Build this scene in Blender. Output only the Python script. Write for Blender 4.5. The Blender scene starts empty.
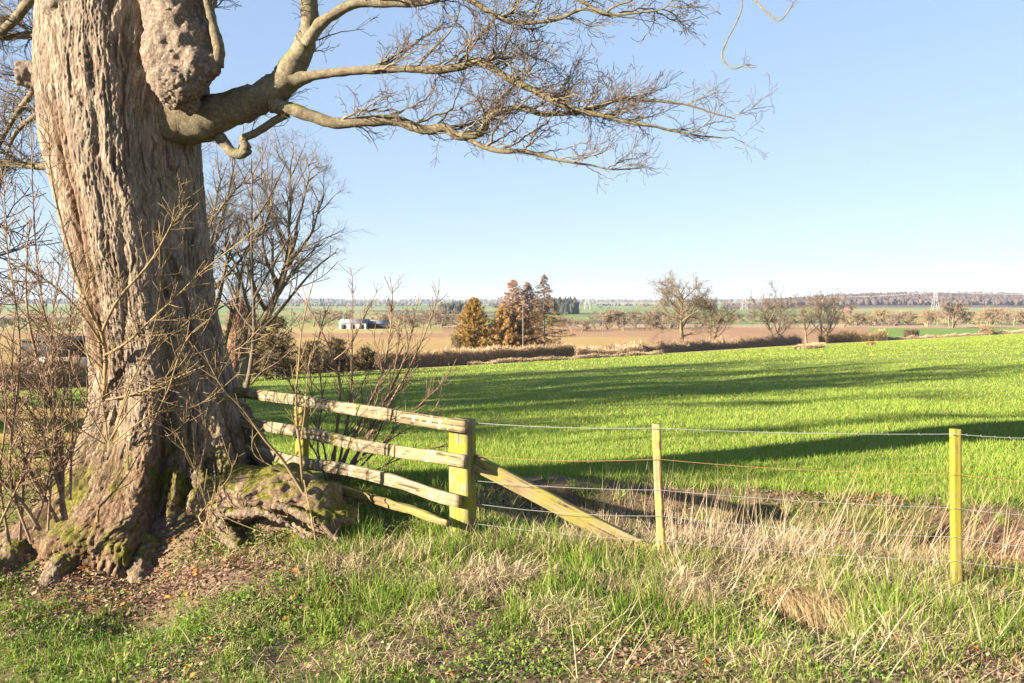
import bpy, bmesh, math, random
import numpy as np
from mathutils import Vector, Matrix

# ------------------------------------------------------------------ camera, sky, sun, exposure
S = bpy.context.scene
C = S.collection
EYE = 2.3
FPX = 853.0
PITCH = math.atan(35.5 / FPX)
SUN_AZ = math.radians(63.0)      # the sun stands behind the camera, this far to its left
SUN_EL = math.radians(18.0)
cam = bpy.data.cameras.new('camera')
cam.sensor_width = 36.0
cam.lens = FPX / 1024 * 36.0
cam.clip_start = 0.05
cam.clip_end = 30000
camo = bpy.data.objects.new('camera', cam)
C.objects.link(camo)
camo.location = (0, 0, EYE)
camo.rotation_euler = (math.pi / 2 - PITCH, 0, 0)
S.camera = camo
W = bpy.data.worlds.new('World')
S.world = W
W.use_nodes = True
wn = W.node_tree
sky = wn.nodes.new('ShaderNodeTexSky')
sky.sky_type = 'NISHITA'
sky.sun_disc = False
sky.sun_elevation = SUN_EL
sky.sun_rotation = math.pi + SUN_AZ
sky.altitude = 50
sky.air_density = 1.0
sky.dust_density = 0.0
sky.ozone_density = 3.0
bg = wn.nodes['Background']
sg = wn.nodes.new('ShaderNodeGamma'); sg.inputs['Gamma'].default_value = .42      # a pale, even winter sky
st_ = wn.nodes.new('ShaderNodeMix'); st_.data_type = 'RGBA'; st_.blend_type = 'MULTIPLY'; st_.inputs[0].default_value = 1; st_.inputs[7].default_value = (.86, .955, 1.15, 1)
wn.links.new(sky.outputs['Color'], sg.inputs['Color']); wn.links.new(sg.outputs[0], st_.inputs[6]); wn.links.new(st_.outputs[2], bg.inputs['Color'])
bg.inputs['Strength'].default_value = 0.091
sun = bpy.data.lights.new('sun', 'SUN')
sun.energy = 5.0
sun.angle = math.radians(0.55)
sun.color = (1.0, 0.86, 0.68)
suno = bpy.data.objects.new('sun', sun)
C.objects.link(suno)
SUN_DIR = Vector((-math.sin(SUN_AZ) * math.cos(SUN_EL), -math.cos(SUN_AZ) * math.cos(SUN_EL), math.sin(SUN_EL)))
suno.rotation_euler = SUN_DIR.to_track_quat('Z', 'Y').to_euler()
S.view_settings.view_transform = 'Standard'
S.view_settings.look = 'None'
S.view_settings.gamma = 1
S.view_settings.exposure = 2.35
S.render.engine = 'CYCLES'
S.cycles.max_bounces = 5
S.cycles.diffuse_bounces = 2
S.cycles.transmission_bounces = 3
S.cycles.volume_bounces = 0

R = np.random.default_rng(7)
PI = math.pi

# ------------------------------------------------------------------ helpers: pixels to places, noise
cP, sP = math.cos(PITCH), math.sin(PITCH)
def pix(px, py, Y):
    """the point at depth Y that the photo shows at pixel px, py"""
    u = (px - 512) / FPX; v = (341.5 - py) / FPX
    dy = cP + v * sP; dz = -sP + v * cP
    return np.array([u * Y / dy, Y, EYE + dz * Y / dy])

def _hash(ix, iy, iz, s):
    h = (ix * 374761393 + iy * 668265263 + iz * 2147483647 + s * 974634721) & 0xFFFFFFFF
    h = ((h ^ (h >> 13)) * 1274126177) & 0xFFFFFFFF
    h = ((h ^ (h >> 16)) * 2246822519) & 0xFFFFFFFF
    return ((h ^ (h >> 15)) & 0xFFFFFF) / float(0x1000000)

def vnoise(P, s=0):
    """smooth value noise, -1..1"""
    P = np.asarray(P, float)
    I = np.floor(P).astype(np.int64); F = P - I
    F = F * F * F * (F * (F * 6 - 15) + 10)
    r = 0
    for dx in (0, 1):
        wx = F[:, 0] if dx else 1 - F[:, 0]
        for dy in (0, 1):
            wy = F[:, 1] if dy else 1 - F[:, 1]
            for dz in (0, 1):
                wz = F[:, 2] if dz else 1 - F[:, 2]
                r = r + wx * wy * wz * _hash(I[:, 0] + dx, I[:, 1] + dy, I[:, 2] + dz, s)
    return r * 2 - 1

def fbm(P, o=4, s=0):
    P = np.asarray(P, float); a = 1; t = 0; r = 0
    for i in range(o):
        r = r + a * vnoise(P * (2 ** i) + 17.3 * i, s + i); t += a; a *= .5
    return r / t

def worley(P, s=0):
    P = np.asarray(P, float); I = np.floor(P).astype(np.int64)
    f1 = np.full(len(P), 9.); f2 = f1.copy(); idv = np.zeros(len(P))
    for dx in (-1, 0, 1):
        for dy in (-1, 0, 1):
            for dz in (-1, 0, 1):
                c = I + (dx, dy, dz)
                q = np.stack([c[:, k] + _hash(c[:, 0], c[:, 1], c[:, 2], s + 11 * k) for k in range(3)], 1)
                d = np.sqrt(((q - P) ** 2).sum(1))
                m = d < f1
                f2 = np.where(m, f1, np.minimum(f2, d))
                idv = np.where(m, _hash(c[:, 0], c[:, 1], c[:, 2], s + 91), idv)
                f1 = np.where(m, d, f1)
    return f1, f2, idv

def sstep(a, b, x):
    t = np.clip((x - a) / (b - a), 0, 1); return t * t * (3 - 2 * t)

# ------------------------------------------------------------------ helpers: meshes and tags
def mesh(name, V, Q=None, T=None, mat=None, parent=None, col=None, smooth=False, loc=None):
    V = np.asarray(V, np.float32).reshape(-1, 3)
    if loc is not None: V = V - np.asarray(loc, np.float32)
    Q = np.zeros((0, 4), np.int32) if Q is None else np.asarray(Q, np.int32).reshape(-1, 4)
    T = np.zeros((0, 3), np.int32) if T is None else np.asarray(T, np.int32).reshape(-1, 3)
    me = bpy.data.meshes.new(name)
    me.vertices.add(len(V)); me.vertices.foreach_set('co', V.ravel())
    me.loops.add(Q.size + T.size)
    me.loops.foreach_set('vertex_index', np.concatenate([Q.ravel(), T.ravel()]))
    me.polygons.add(len(Q) + len(T))
    me.polygons.foreach_set('loop_start', np.concatenate([np.arange(len(Q)) * 4, Q.size + np.arange(len(T)) * 3]).astype(np.int32))
    if smooth: me.polygons.foreach_set('use_smooth', np.ones(len(Q) + len(T), bool))
    me.update(calc_edges=True)
    if col is not None:
        a = me.color_attributes.new('Col', 'FLOAT_COLOR', 'POINT')
        c = np.ones((len(V), 4), np.float32); c[:, :3] = col
        a.data.foreach_set('color', c.ravel())
    if mat: me.materials.append(mat)
    o = bpy.data.objects.new(name, me); C.objects.link(o)
    if loc is not None: o.location = loc
    if parent is not None:
        o.parent = parent
        if loc is None and parent.parent is None: o.matrix_parent_inverse = Matrix.Translation(parent.location).inverted()
    return o

def tag(o, label=None, cat=None, group=None, kind=None):
    if label: o['label'] = label
    if cat: o['category'] = cat
    if group: o['group'] = group
    if kind: o['kind'] = kind
    return o

def empty(name, loc, label, cat, group=None):
    o = bpy.data.objects.new(name, None); C.objects.link(o); o.location = loc
    o.empty_display_size = .1
    return tag(o, label, cat, group)

def copy_tree(o, parent=None):
    c = o.copy(); C.objects.link(c)
    if parent is not None: c.parent = parent
    for ch in list(o.children): copy_tree(ch, c)
    return c

class Tubes:
    """tapered tubes along polylines, collected into one mesh"""
    def __init__(s): s.g = {}; s.n = 0
    def add(s, P, r, k=4):
        P = np.asarray(P, float); r = np.broadcast_to(np.asarray(r, float), (len(P),))
        s.g.setdefault((len(P), k), []).append((P, r)); s.n += 1
    def arrays(s):
        VV = []; QQ = []; off = 0
        for (n, k), L in s.g.items():
            P = np.array([a[0] for a in L]); r = np.array([a[1] for a in L])
            T = np.gradient(P, axis=1); T /= np.linalg.norm(T, axis=2, keepdims=True) + 1e-9
            m = P[:, -1] - P[:, 0]
            ref = np.where((np.abs(m[:, 2]) > .8 * np.linalg.norm(m, axis=1))[:, None], [[1., .13, 0]], [[0.07, 0.05, 1.]])[:, None, :]
            A = np.cross(T, np.broadcast_to(ref, T.shape)); A /= np.linalg.norm(A, axis=2, keepdims=True) + 1e-9
            B = np.cross(T, A)
            th = np.arange(k) * 2 * PI / k
            V = P[:, :, None] + r[:, :, None, None] * (A[:, :, None] * np.cos(th)[None, None, :, None] + B[:, :, None] * np.sin(th)[None, None, :, None])
            N = len(L)
            i = np.arange(n - 1)[:, None]; j = np.arange(k)[None]
            q = np.stack([i * k + j, (i + 1) * k + j, (i + 1) * k + (j + 1) % k, i * k + (j + 1) % k], -1).reshape(-1, 4)
            q = q[None] + (np.arange(N) * n * k)[:, None, None]
            VV.append(V.reshape(-1, 3)); QQ.append(q.reshape(-1, 4) + off); off += N * n * k
            if k > 3:                        # caps as one quad (k=4) or fans collapsed on the first ring point
                pass
        return np.concatenate(VV), np.concatenate(QQ)
    def build(s, name, mat, parent=None, loc=None, smooth=True):
        V, Q = s.arrays()
        return mesh(name, V, Q, None, mat, parent, smooth=smooth, loc=loc)

def box_faces(): return [(0, 1, 3, 2), (4, 6, 7, 5), (0, 4, 5, 1), (2, 3, 7, 6), (0, 2, 6, 4), (1, 5, 7, 3)]
class Boxes:
    def __init__(s): s.V = []; s.Q = []
    def add(s, o, a, b, c):
        """box at corner o spanned by three edge vectors"""
        o, a, b, c = (np.asarray(v, float) for v in (o, a, b, c)); n = len(s.V)
        for i in (0, 1):
            for j in (0, 1):
                for k in (0, 1): s.V.append(o + i * a + j * b + k * c)
        s.Q += [tuple(n + i for i in f) for f in box_faces()]
    def build(s, name, mat, parent=None, loc=None): return mesh(name, s.V, s.Q, None, mat, parent, loc=loc)

def plank(A, B, wide, thick, nrm, rough=.006, nseg=28, seed=0, warp=.01, taper=1.0):
    """a sawn timber from A to B: rounded rectangular section, slightly warped and worn, ends closed"""
    A = np.asarray(A, float); B = np.asarray(B, float); t = B - A; L = np.linalg.norm(t); t /= L
    n = np.asarray(nrm, float); n -= t * n.dot(t); n /= np.linalg.norm(n); w = np.cross(t, n)
    b = min(wide, thick) * .12
    hw, ht = wide / 2, thick / 2
    sec = []
    for (sx, sy) in ((1, 1), (-1, 1), (-1, -1), (1, -1)):
        for q in ((1, 0), (0, 1)) if sx * sy > 0 else ((0, 1), (1, 0)):
            sec.append((sx * (hw - b * (1 - q[0])), sy * (ht - b * (1 - q[1]))) if False else (sx * (hw - b * q[1]), sy * (ht - b * q[0])))
    # add mid points on the wide faces so that wear can dent them
    sec2 = []
    for i in range(8):
        p, q = np.array(sec[i]), np.array(sec[(i + 1) % 8]); sec2.append(p)
        if np.linalg.norm(q - p) > .5 * min(wide, thick):
            for f in (.25, .5, .75): sec2.append(p + (q - p) * f)
    sec = np.array(sec2); k = len(sec)
    u = np.linspace(0, 1, nseg + 1)
    V = []
    for i, x in enumerate(u):
        sc = 1 + (taper - 1) * x
        c = A + t * L * x + w * warp * vnoise([[x * 3, seed, 1.]], 3)[0] + n * warp * .6 * vnoise([[x * 3, seed, 7.]], 4)[0]
        V.append(c + sc * (sec[:, :1] * w + sec[:, 1:] * n))
    V = np.array(V).reshape(-1, 3)
    d = fbm(np.stack([V @ t * 3, V @ w * 30, V @ n * 30], 1) + seed * 3.1, 3, 5)
    cen = np.repeat(A[None] + (u * L)[:, None] * t, k, 0); rad = V - cen; rad /= np.linalg.norm(rad, axis=1, keepdims=True)
    V = V + rad * (d * rough)[:, None]
    i = np.arange(nseg)[:, None]; j = np.arange(k)[None]
    Q = np.stack([i * k + j, i * k + (j + 1) % k, (i + 1) * k + (j + 1) % k, (i + 1) * k + j], -1).reshape(-1, 4)
    c0 = len(V); V = np.vstack([V, V[:k].mean(0), V[-k:].mean(0)])
    T = [(c0, (j + 1) % k, j) for j in range(k)] + [(c0 + 1, nseg * k + j, nseg * k + (j + 1) % k) for j in range(k)]
    global LOC
    LOC = np.stack([(V - A) @ t + seed * 3.7, (V - A) @ w + seed, (V - A) @ n], 1)
    return V, Q, np.array(T), LOC

def ribbons(P, D, L, g, w, col, seg=3, wind=None, rng=R):
    """grass blades: base P, first direction D, length L, droop g, width w, colour col"""
    N = len(P); D = D / (np.linalg.norm(D, axis=1, keepdims=True) + 1e-9)
    t = np.linspace(0, 1, seg + 1)
    pts = P[:, None] + D[:, None] * (L[:, None] * t)[..., None]
    pts[:, :, 2] -= (g * L)[:, None] * t ** 2
    a = rng.uniform(0, 2 * PI, N); sd = np.stack([np.cos(a), np.sin(a), np.zeros(N)], 1)
    ww = w[:, None] * (1 - t ** 1.6 * .95)[None]
    V = np.stack([pts - sd[:, None] * ww[..., None] / 2, pts + sd[:, None] * ww[..., None] / 2], 2)  # N,seg+1,2,3
    V = V.reshape(-1, 3)
    i = np.arange(seg); q = np.stack([2 * i, 2 * i + 1, 2 * i + 3, 2 * i + 2], 1)
    Q = (q[None] + (np.arange(N) * 2 * (seg + 1))[:, None, None]).reshape(-1, 4)
    Cc = np.repeat(col, 2 * (seg + 1), 0)
    return V, Q, Cc

def leaves(P, size, col, rng, tilt=.5, flat=True):
    """small folded leaves lying about"""
    N = len(P); a = rng.uniform(0, 2 * PI, N)
    nrm = np.stack([rng.normal(0, tilt, N), rng.normal(0, tilt, N), np.ones(N)], 1); nrm /= np.linalg.norm(nrm, axis=1, keepdims=True)
    f = np.stack([np.cos(a), np.sin(a), np.zeros(N)], 1); f -= nrm * (f * nrm).sum(1, keepdims=True); f /= np.linalg.norm(f, axis=1, keepdims=True)
    s = np.cross(nrm, f); z = size[:, None]
    cup = rng.uniform(-.1, .5, N)[:, None] * z
    V = np.stack([P - f * z * .6, P + s * z * .38 + nrm * cup * .7 - f * z * .05, P + f * z * .6 + nrm * cup * .3, P - s * z * .38 + nrm * cup * .7 - f * z * .05], 1).reshape(-1, 3)
    b = np.arange(N) * 4
    T = np.concatenate([np.stack([b, b + 1, b + 2], 1), np.stack([b, b + 2, b + 3], 1)])
    return V, T, np.repeat(col, 4, 0)

# ------------------------------------------------------------------ helpers: materials
def mat(name, base=(.5, .5, .5), rough=.85):
    m = bpy.data.materials.new(name); m.use_nodes = True
    b = m.node_tree.nodes['Principled BSDF']
    b.inputs['Base Color'].default_value = (*base, 1); b.inputs['Roughness'].default_value = rough
    b.inputs['Specular IOR Level'].default_value = .25
    return m
def nd(m, typ, **kw):
    n = m.node_tree.nodes.new(typ)
    for k, v in kw.items():
        if k in n.inputs: n.inputs[k].default_value = v
        else: setattr(n, k, v)
    return n
def ln(m, a, b): m.node_tree.links.new(a, b)
def coords(m, scale=(1, 1, 1), kind='Object'):
    tc = nd(m, 'ShaderNodeTexCoord'); mp = nd(m, 'ShaderNodeMapping'); mp.inputs['Scale'].default_value = scale
    ln(m, tc.outputs[kind], mp.inputs['Vector']); return mp.outputs['Vector']
def noise(m, vec, scale, detail=5, rough=.6):
    n = nd(m, 'ShaderNodeTexNoise'); n.inputs['Scale'].default_value = scale; n.inputs['Detail'].default_value = detail
    n.inputs['Roughness'].default_value = rough; ln(m, vec, n.inputs['Vector']); return n.outputs['Fac']
def ramp(m, fac, stops):
    r = nd(m, 'ShaderNodeValToRGB'); e = r.color_ramp.elements
    while len(e) < len(stops): e.new(.5)
    for k, (p, c) in zip(e, stops): k.position = p; k.color = (*c, 1) if len(c) == 3 else c
    ln(m, fac, r.inputs['Fac']); return r.outputs['Color']
def mix(m, fac, a, b, mode='MIX'):
    x = nd(m, 'ShaderNodeMix'); x.data_type = 'RGBA'; x.blend_type = mode
    for s, v in ((0, fac), (6, a), (7, b)):
        if hasattr(v, 'links'): ln(m, v, x.inputs[s])
        else: x.inputs[s].default_value = v if not isinstance(v, tuple) else (*v, 1)
    return x.outputs[2]
def bump(m, h, strength=.5, dist=.02):
    b = nd(m, 'ShaderNodeBump'); b.inputs['Strength'].default_value = strength; b.inputs['Distance'].default_value = dist
    ln(m, h, b.inputs['Height']); ln(m, b.outputs['Normal'], m.node_tree.nodes['Principled BSDF'].inputs['Normal'])
def setcol(m, c): ln(m, c, m.node_tree.nodes['Principled BSDF'].inputs['Base Color'])

def m_attr(name, transl=.35, rough=.6):
    """thin leaves and blades: colour from each blade, some light passing through"""
    m = mat(name, rough=rough); nt = m.node_tree
    at = nd(m, 'ShaderNodeAttribute', attribute_name='Col')
    setcol(m, at.outputs['Color'])
    if transl:
        tr = nd(m, 'ShaderNodeBsdfTranslucent'); ln(m, at.outputs['Color'], tr.inputs['Color'])
        mx = nd(m, 'ShaderNodeMixShader'); mx.inputs[0].default_value = transl
        ln(m, nt.nodes['Principled BSDF'].outputs[0], mx.inputs[1]); ln(m, tr.outputs[0], mx.inputs[2])
        ln(m, mx.outputs[0], nt.nodes['Material Output'].inputs['Surface'])
    return m

def m_ground(name, bumpd=.03, bs=14, tint=.35, sc=1.0):
    m = mat(name, rough=.95)
    at = nd(m, 'ShaderNodeAttribute', attribute_name='Col')
    v = coords(m)
    n1 = noise(m, v, .9 * sc, 8, .7); n2 = noise(m, v, bs, 6, .7)
    c = mix(m, tint, at.outputs['Color'], ramp(m, n1, [(.25, (.35, .35, .35)), (.75, (1, 1, 1))]), 'MULTIPLY')
    c = mix(m, .5, c, ramp(m, n2, [(.3, (.45, .42, .4)), (.7, (1.15, 1.1, 1.05))]), 'MULTIPLY')
    setcol(m, c); bump(m, n2, .8, bumpd)
    return m

def m_bark(name, dark, mid, light, moss=0.0, vs=(9, 9, 3.2), lichen=0.0, bd=.02, crack=.8):
    m = mat(name, rough=.9); v = coords(m, vs)
    wv = nd(m, 'ShaderNodeTexNoise'); wv.inputs['Scale'].default_value = 1.6; wv.inputs['Detail'].default_value = 7; wv.inputs['Roughness'].default_value = .7; ln(m, v, wv.inputs['Vector'])
    add = nd(m, 'ShaderNodeMix'); add.data_type = 'RGBA'; add.blend_type = 'ADD'; add.inputs[0].default_value = 1.1
    ln(m, v, add.inputs[6]); ln(m, wv.outputs['Color'], add.inputs[7])
    vo = nd(m, 'ShaderNodeTexVoronoi', feature='DISTANCE_TO_EDGE'); vo.inputs['Scale'].default_value = 1.6; ln(m, add.outputs[2], vo.inputs['Vector'])
    vc = nd(m, 'ShaderNodeTexVoronoi'); vc.inputs['Scale'].default_value = 1.6; ln(m, add.outputs[2], vc.inputs['Vector'])
    n = noise(m, v, 2.5, 9, .75)
    cr = ramp(m, vo.outputs['Distance'], [(0, (.4, .37, .35)), (.16, (1, 1, 1))])
    base = ramp(m, n, [(.25, dark), (.5, mid), (.75, light)])
    sp = nd(m, 'ShaderNodeSeparateColor'); ln(m, vc.outputs['Color'], sp.inputs[0])
    base = mix(m, .55, base, ramp(m, sp.outputs[0], [(0, (.6, .56, .52)), (1, (1.25, 1.2, 1.15))]), 'MULTIPLY')
    base = mix(m, crack, base, cr, 'MULTIPLY')
    ov = coords(m)
    if lichen:
        ll = ramp(m, noise(m, ov, 7, 6, .7), [(.5, (0, 0, 0)), (.62, (1, 1, 1))])
        base = mix(m, mix(m, 1 - lichen, ll, (0, 0, 0)), base, (.22, .21, .14))
    if moss:
        g = nd(m, 'ShaderNodeNewGeometry'); s = nd(m, 'ShaderNodeSeparateXYZ'); ln(m, g.outputs['Normal'], s.inputs[0])
        a = nd(m, 'ShaderNodeMath', operation='MULTIPLY_ADD'); a.inputs[1].default_value = .22; a.inputs[2].default_value = moss
        ln(m, s.outputs['Z'], a.inputs[0])
        b = nd(m, 'ShaderNodeMath', operation='ADD'); ln(m, a.outputs[0], b.inputs[0]); ln(m, noise(m, ov, 3.2, 7, .65), b.inputs[1])
        f = ramp(m, b.outputs[0], [(.60, (0, 0, 0)), (.70, (1, 1, 1))])
        mc = ramp(m, noise(m, ov, 26, 4), [(.3, (.05, .055, .008)), (.7, (.17, .155, .02))])
        base = mix(m, f, base, mc)
    setcol(m, base)
    hh = mix(m, .5, n, cr)
    bump(m, hh, .9, bd)
    return m

def m_wood(name, a, b, algae=None, amt=.5, along=(1.5, 28, 28), lichen=None):
    m = mat(name, rough=.8); v = coords(m, along)
    av = nd(m, 'ShaderNodeAttribute', attribute_name='Loc'); mp = nd(m, 'ShaderNodeMapping'); mp.inputs['Scale'].default_value = (1.6, 26, 26); ln(m, av.outputs['Vector'], mp.inputs['Vector']); v = mp.outputs['Vector']
    n = noise(m, v, 1.6, 9, .75); o = coords(m)
    c = ramp(m, n, [(.30, tuple(x * .42 for x in a)), (.46, a), (.68, b)])
    mp2 = nd(m, 'ShaderNodeMapping'); mp2.inputs['Scale'].default_value = (.9, 42, 42); ln(m, av.outputs['Vector'], mp2.inputs['Vector'])
    ck = ramp(m, noise(m, mp2.outputs['Vector'], 1.0, 3, .5), [(.36, (.22, .18, .14)), (.41, (1, 1, 1))]); c = mix(m, 1.0, c, ck, 'MULTIPLY')
    mp3 = nd(m, 'ShaderNodeMapping'); mp3.inputs['Scale'].default_value = (4.5, 11, 11); ln(m, av.outputs['Vector'], mp3.inputs['Vector'])
    kn = nd(m, 'ShaderNodeTexVoronoi'); kn.inputs['Scale'].default_value = 1; ln(m, mp3.outputs['Vector'], kn.inputs['Vector'])
    c = mix(m, 1.0, c, ramp(m, kn.outputs['Distance'], [(.07, (.25, .17, .11)), (.16, (1, 1, 1))]), 'MULTIPLY')
    dm = ramp(m, noise(m, o, 2.2, 6, .7), [(.35, (.62, .58, .52)), (.6, (1.05, 1.05, 1.05))]); c = mix(m, 1.0, c, dm, 'MULTIPLY')
    if algae:
        f = ramp(m, noise(m, o, 4.5, 6, .65), [(max(0, .62 - amt * .4), (0, 0, 0)), (.78 - amt * .4, (1, 1, 1))])
        c = mix(m, mix(m, .15, f, n), c, mix(m, .6, algae, ramp(m, n, [(.3, (.5, .5, .5)), (.6, (1, 1, 1))]), 'MULTIPLY'))
    if lichen:
        f = ramp(m, noise(m, o, 16, 5, .7), [(.56, (0, 0, 0)), (.63, (1, 1, 1))])
        c = mix(m, f, c, lichen)
    setcol(m, c); bump(m, n, .6, .006)
    return m

def m_plain(name, a, b, scale=3, rough=.9, bd=.0):
    m = mat(name, rough=rough); n = noise(m, coords(m), scale, 6, .65)
    setcol(m, ramp(m, n, [(.3, a), (.7, b)]))
    if bd: bump(m, n, .6, bd)
    return m

M = {}
M['bark'] = m_bark('old sycamore bark', (.155, .118, .088), (.28, .222, .168), (.40, .34, .275), moss=-.12, lichen=.3, vs=(20, 20, 4), crack=.3)
M['bark_root'] = m_bark('mossy root bark', (.09, .066, .044), (.18, .135, .095), (.27, .215, .155), moss=-.025, vs=(17, 17, 8), crack=.4)
M['burr'] = m_bark('burr bark', (.12, .09, .065), (.215, .17, .13), (.31, .255, .205), moss=-.14, vs=(18, 18, 14), crack=.35)
M['limb'] = m_bark('limb bark', (.075, .063, .042), (.155, .13, .082), (.24, .205, .13), moss=-.03, vs=(16, 16, 16), lichen=.45, bd=.008, crack=.3)
M['twig'] = m_plain('twig bark', (.07, .053, .041), (.16, .122, .092), 6)
M['shoot'] = m_plain('sapling bark', (.14, .095, .05), (.26, .19, .09), 9)
M['shoot_red'] = m_plain('shrub bark', (.11, .07, .045), (.26, .18, .115), 9)
M['rail'] = m_wood('weathered rail wood', (.20, .155, .10), (.29, .24, .165), algae=(.22, .19, .05), amt=.25, lichen=(.28, .26, .20))
M['rail_old'] = m_wood('rotting rail wood', (.19, .14, .07), (.31, .235, .125), algae=(.19, .17, .04), amt=.5)
M['post_green'] = m_wood('algae covered post', (.19, .16, .12), (.28, .24, .18), algae=(.22, .21, .010), amt=.52, along=(28, 28, 1.5))
M['post_yellow'] = m_wood('yellow green stake', (.20, .15, .07), (.29, .225, .105), algae=(.225, .20, .018), amt=.66, along=(40, 40, 2))
M['post_grey'] = m_wood('brown stake', (.28, .20, .11), (.42, .31, .18), algae=(.36, .32, .05), amt=.3, along=(40, 40, 2))
M['brace'] = m_wood('strut wood', (.215, .165, .09), (.31, .25, .15), algae=(.21, .185, .04), amt=.45)
M['rail_yel'] = m_wood('yellow rail', (.27, .205, .09), (.35, .28, .14), algae=(.26, .215, .05), amt=.5)
M['wire'] = mat('galvanised wire', (.38, .38, .38), .5); M['wire'].node_tree.nodes['Principled BSDF'].inputs['Metallic'].default_value = .6
M['rust'] = mat('rusty wire', (.30, .15, .07), .8)
M['grass'] = m_attr('grass blades', .35)
M['straw'] = m_attr('dry straw', .25, .7)
M['litter'] = m_attr('dead leaves', .12, .75)
M['ground'] = m_ground('soil and turf', .03, 14)
M['field'] = m_ground('young crop field', .05, 5, .3, .5)
M['farm'] = m_ground('farmland', .1, .35, .35, .02)
M['hill'] = m_ground('far hills', .3, .03, .4, .004)

# ------------------------------------------------------------------ terrain
_cp = [(0, 683, 5.2), (130, 640, 6.2), (130, 600, 6.95), (20, 600, 6.9), (-150, 600, 7.0), (-150, 683, 5.2), (230, 566, 6.85), (300, 556, 6.8), (345, 556, 6.8), (420, 552, 7.0), (465, 540, 7.3),
       (560, 560, 7.0), (660, 562, 7.0), (800, 576, 6.8), (955, 592, 6.6), (1024, 598, 6.55), (1200, 620, 6.4), (512, 683, 5.0), (1024, 683, 5.0), (1250, 683, 5.0), (300, 640, 5.8), (680, 630, 5.8), (860, 640, 5.6),
       (250, 488, 8.0), (302, 492, 8.25), (390, 520, 7.75), (150, 480, 8.6), (60, 482, 8.3), (-80, 500, 8.2), (200, 500, 7.9)]
_cp = np.array([pix(*c) for c in _cp])
def G(x, y):
    x = np.atleast_1d(np.asarray(x, float)); y = np.atleast_1d(np.asarray(y, float))
    n = np.full(x.shape, EYE - 2.2)
    near = (y < 12.5) & (np.abs(x) < 16)
    if near.any():
        X, Y = x[near][:, None], y[near][:, None]
        w = 1 / (((X - _cp[:, 0]) ** 2 + (Y - _cp[:, 1]) ** 2) + .12) ** 1.6
        s0 = .004                                  # far from every control point: the flat verge
        n[near] = ((w * _cp[:, 2]).sum(1) + s0 * (EYE - 2.2)) / (w.sum(1) + s0)
    s = np.clip(x / np.maximum(y, 8), -.9, .9)
    k = .052 - .05 * s
    yy = np.maximum(y, 0)
    field = EYE - (2.1 + k * (yy - 10))
    # beyond the hedge the land lies flat, then rises to low hills
    lg = np.log(np.maximum(yy, 1))
    far = np.interp(lg, np.log([100, 170, 350, 600, 1000, 1600, 2400, 3400, 5000, 9000]), [-7.8, -8.3, -8.6, -8.6, -8.6, -6, -1.5, 9, 26, 34])
    hill = np.interp(s, [-.6, -.3, -.1, .1, .22, .36, .5, .62, .9], [30, 30, 25, 14, 16, 34, 44, 36, 34])
    far = far + hill * np.exp(-((yy - 2350) / 620) ** 2) * sstep(.2, .42, s) * .62
    far = far * np.where(yy > 3000, 1 + .12 * np.sin(s * 21 + 1) + .07 * np.sin(s * 47), 1)
    b = sstep(np.interp(s, [-.6, -.5, -.36, -.07, .22, .6], [66, 70, 86, 100, 135, 185]) * 1.03, np.interp(s, [-.6, -.5, -.36, -.07, .22, .6], [66, 70, 86, 100, 135, 185]) * 1.45, yy)
    z = field * (1 - b) + (EYE + far) * b
    bl = sstep(8.6, 11.5, y)
    z = n * (1 - bl) + z * bl
    # the ditch behind the wire fence
    dt = np.exp(-((y - (8.75 - .16 * x)) / .55) ** 2) * sstep(-.4, .5, x)
    z = z - .38 * dt
    z = z + .10 * np.exp(-((y - (9.75 - .16 * x)) / .5) ** 2) * sstep(-.4, .5, x)
    # a small washed-out hole in the verge
    hx, hy = HOLE
    z = z - .26 * np.exp(-(((x - hx) / .26) ** 2 + ((y - hy) / .28) ** 2) ** 2)
    return z
HOLE = pix(812, 632, 5.95)[:2]
def gz(x, y): return float(G(x, y)[0])
def onground(px, py, y0=3.0, y1=9000):
    Y = np.exp(np.linspace(math.log(y0), math.log(y1), 1500)); P = np.array([pix(px, py, a) for a in Y])
    d = P[:, 2] - G(P[:, 0], P[:, 1]); i = np.argmax(d < 0)
    if d[i] >= 0: i = len(Y) - 1
    return P[i]

ny = 640; ns = 720
ys = np.concatenate([np.linspace(-26, 2.5, 40), np.linspace(2.6, 12.5, 250), np.exp(np.linspace(math.log(12.6), math.log(9000), 350))])
ss = np.linspace(-1.25, 1.25, ns)
YY, SS = np.meshgrid(ys, ss, indexing='ij'); XX = SS * (YY + 30)
xf, yf = XX.ravel(), YY.ravel()
ZZ = G(xf, yf)
nearm = (yf < 13)
nb = np.zeros_like(ZZ)
P3 = np.stack([xf, yf, 0 * xf], 1)
nb[nearm] = fbm(P3[nearm] * 2.2, 4, 40) * .05 + fbm(P3[nearm] * 9, 2, 44) * .018
ZZ = ZZ + nb * (1 - sstep(10, 12, yf))
farm = yf > 11
ZZ[farm] += fbm(P3[farm] * .25, 2, 50) * .10 * sstep(11, 16, yf[farm]) * (1 - sstep(60, 90, yf[farm]))
sx = xf / np.maximum(yf, 5)
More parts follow.
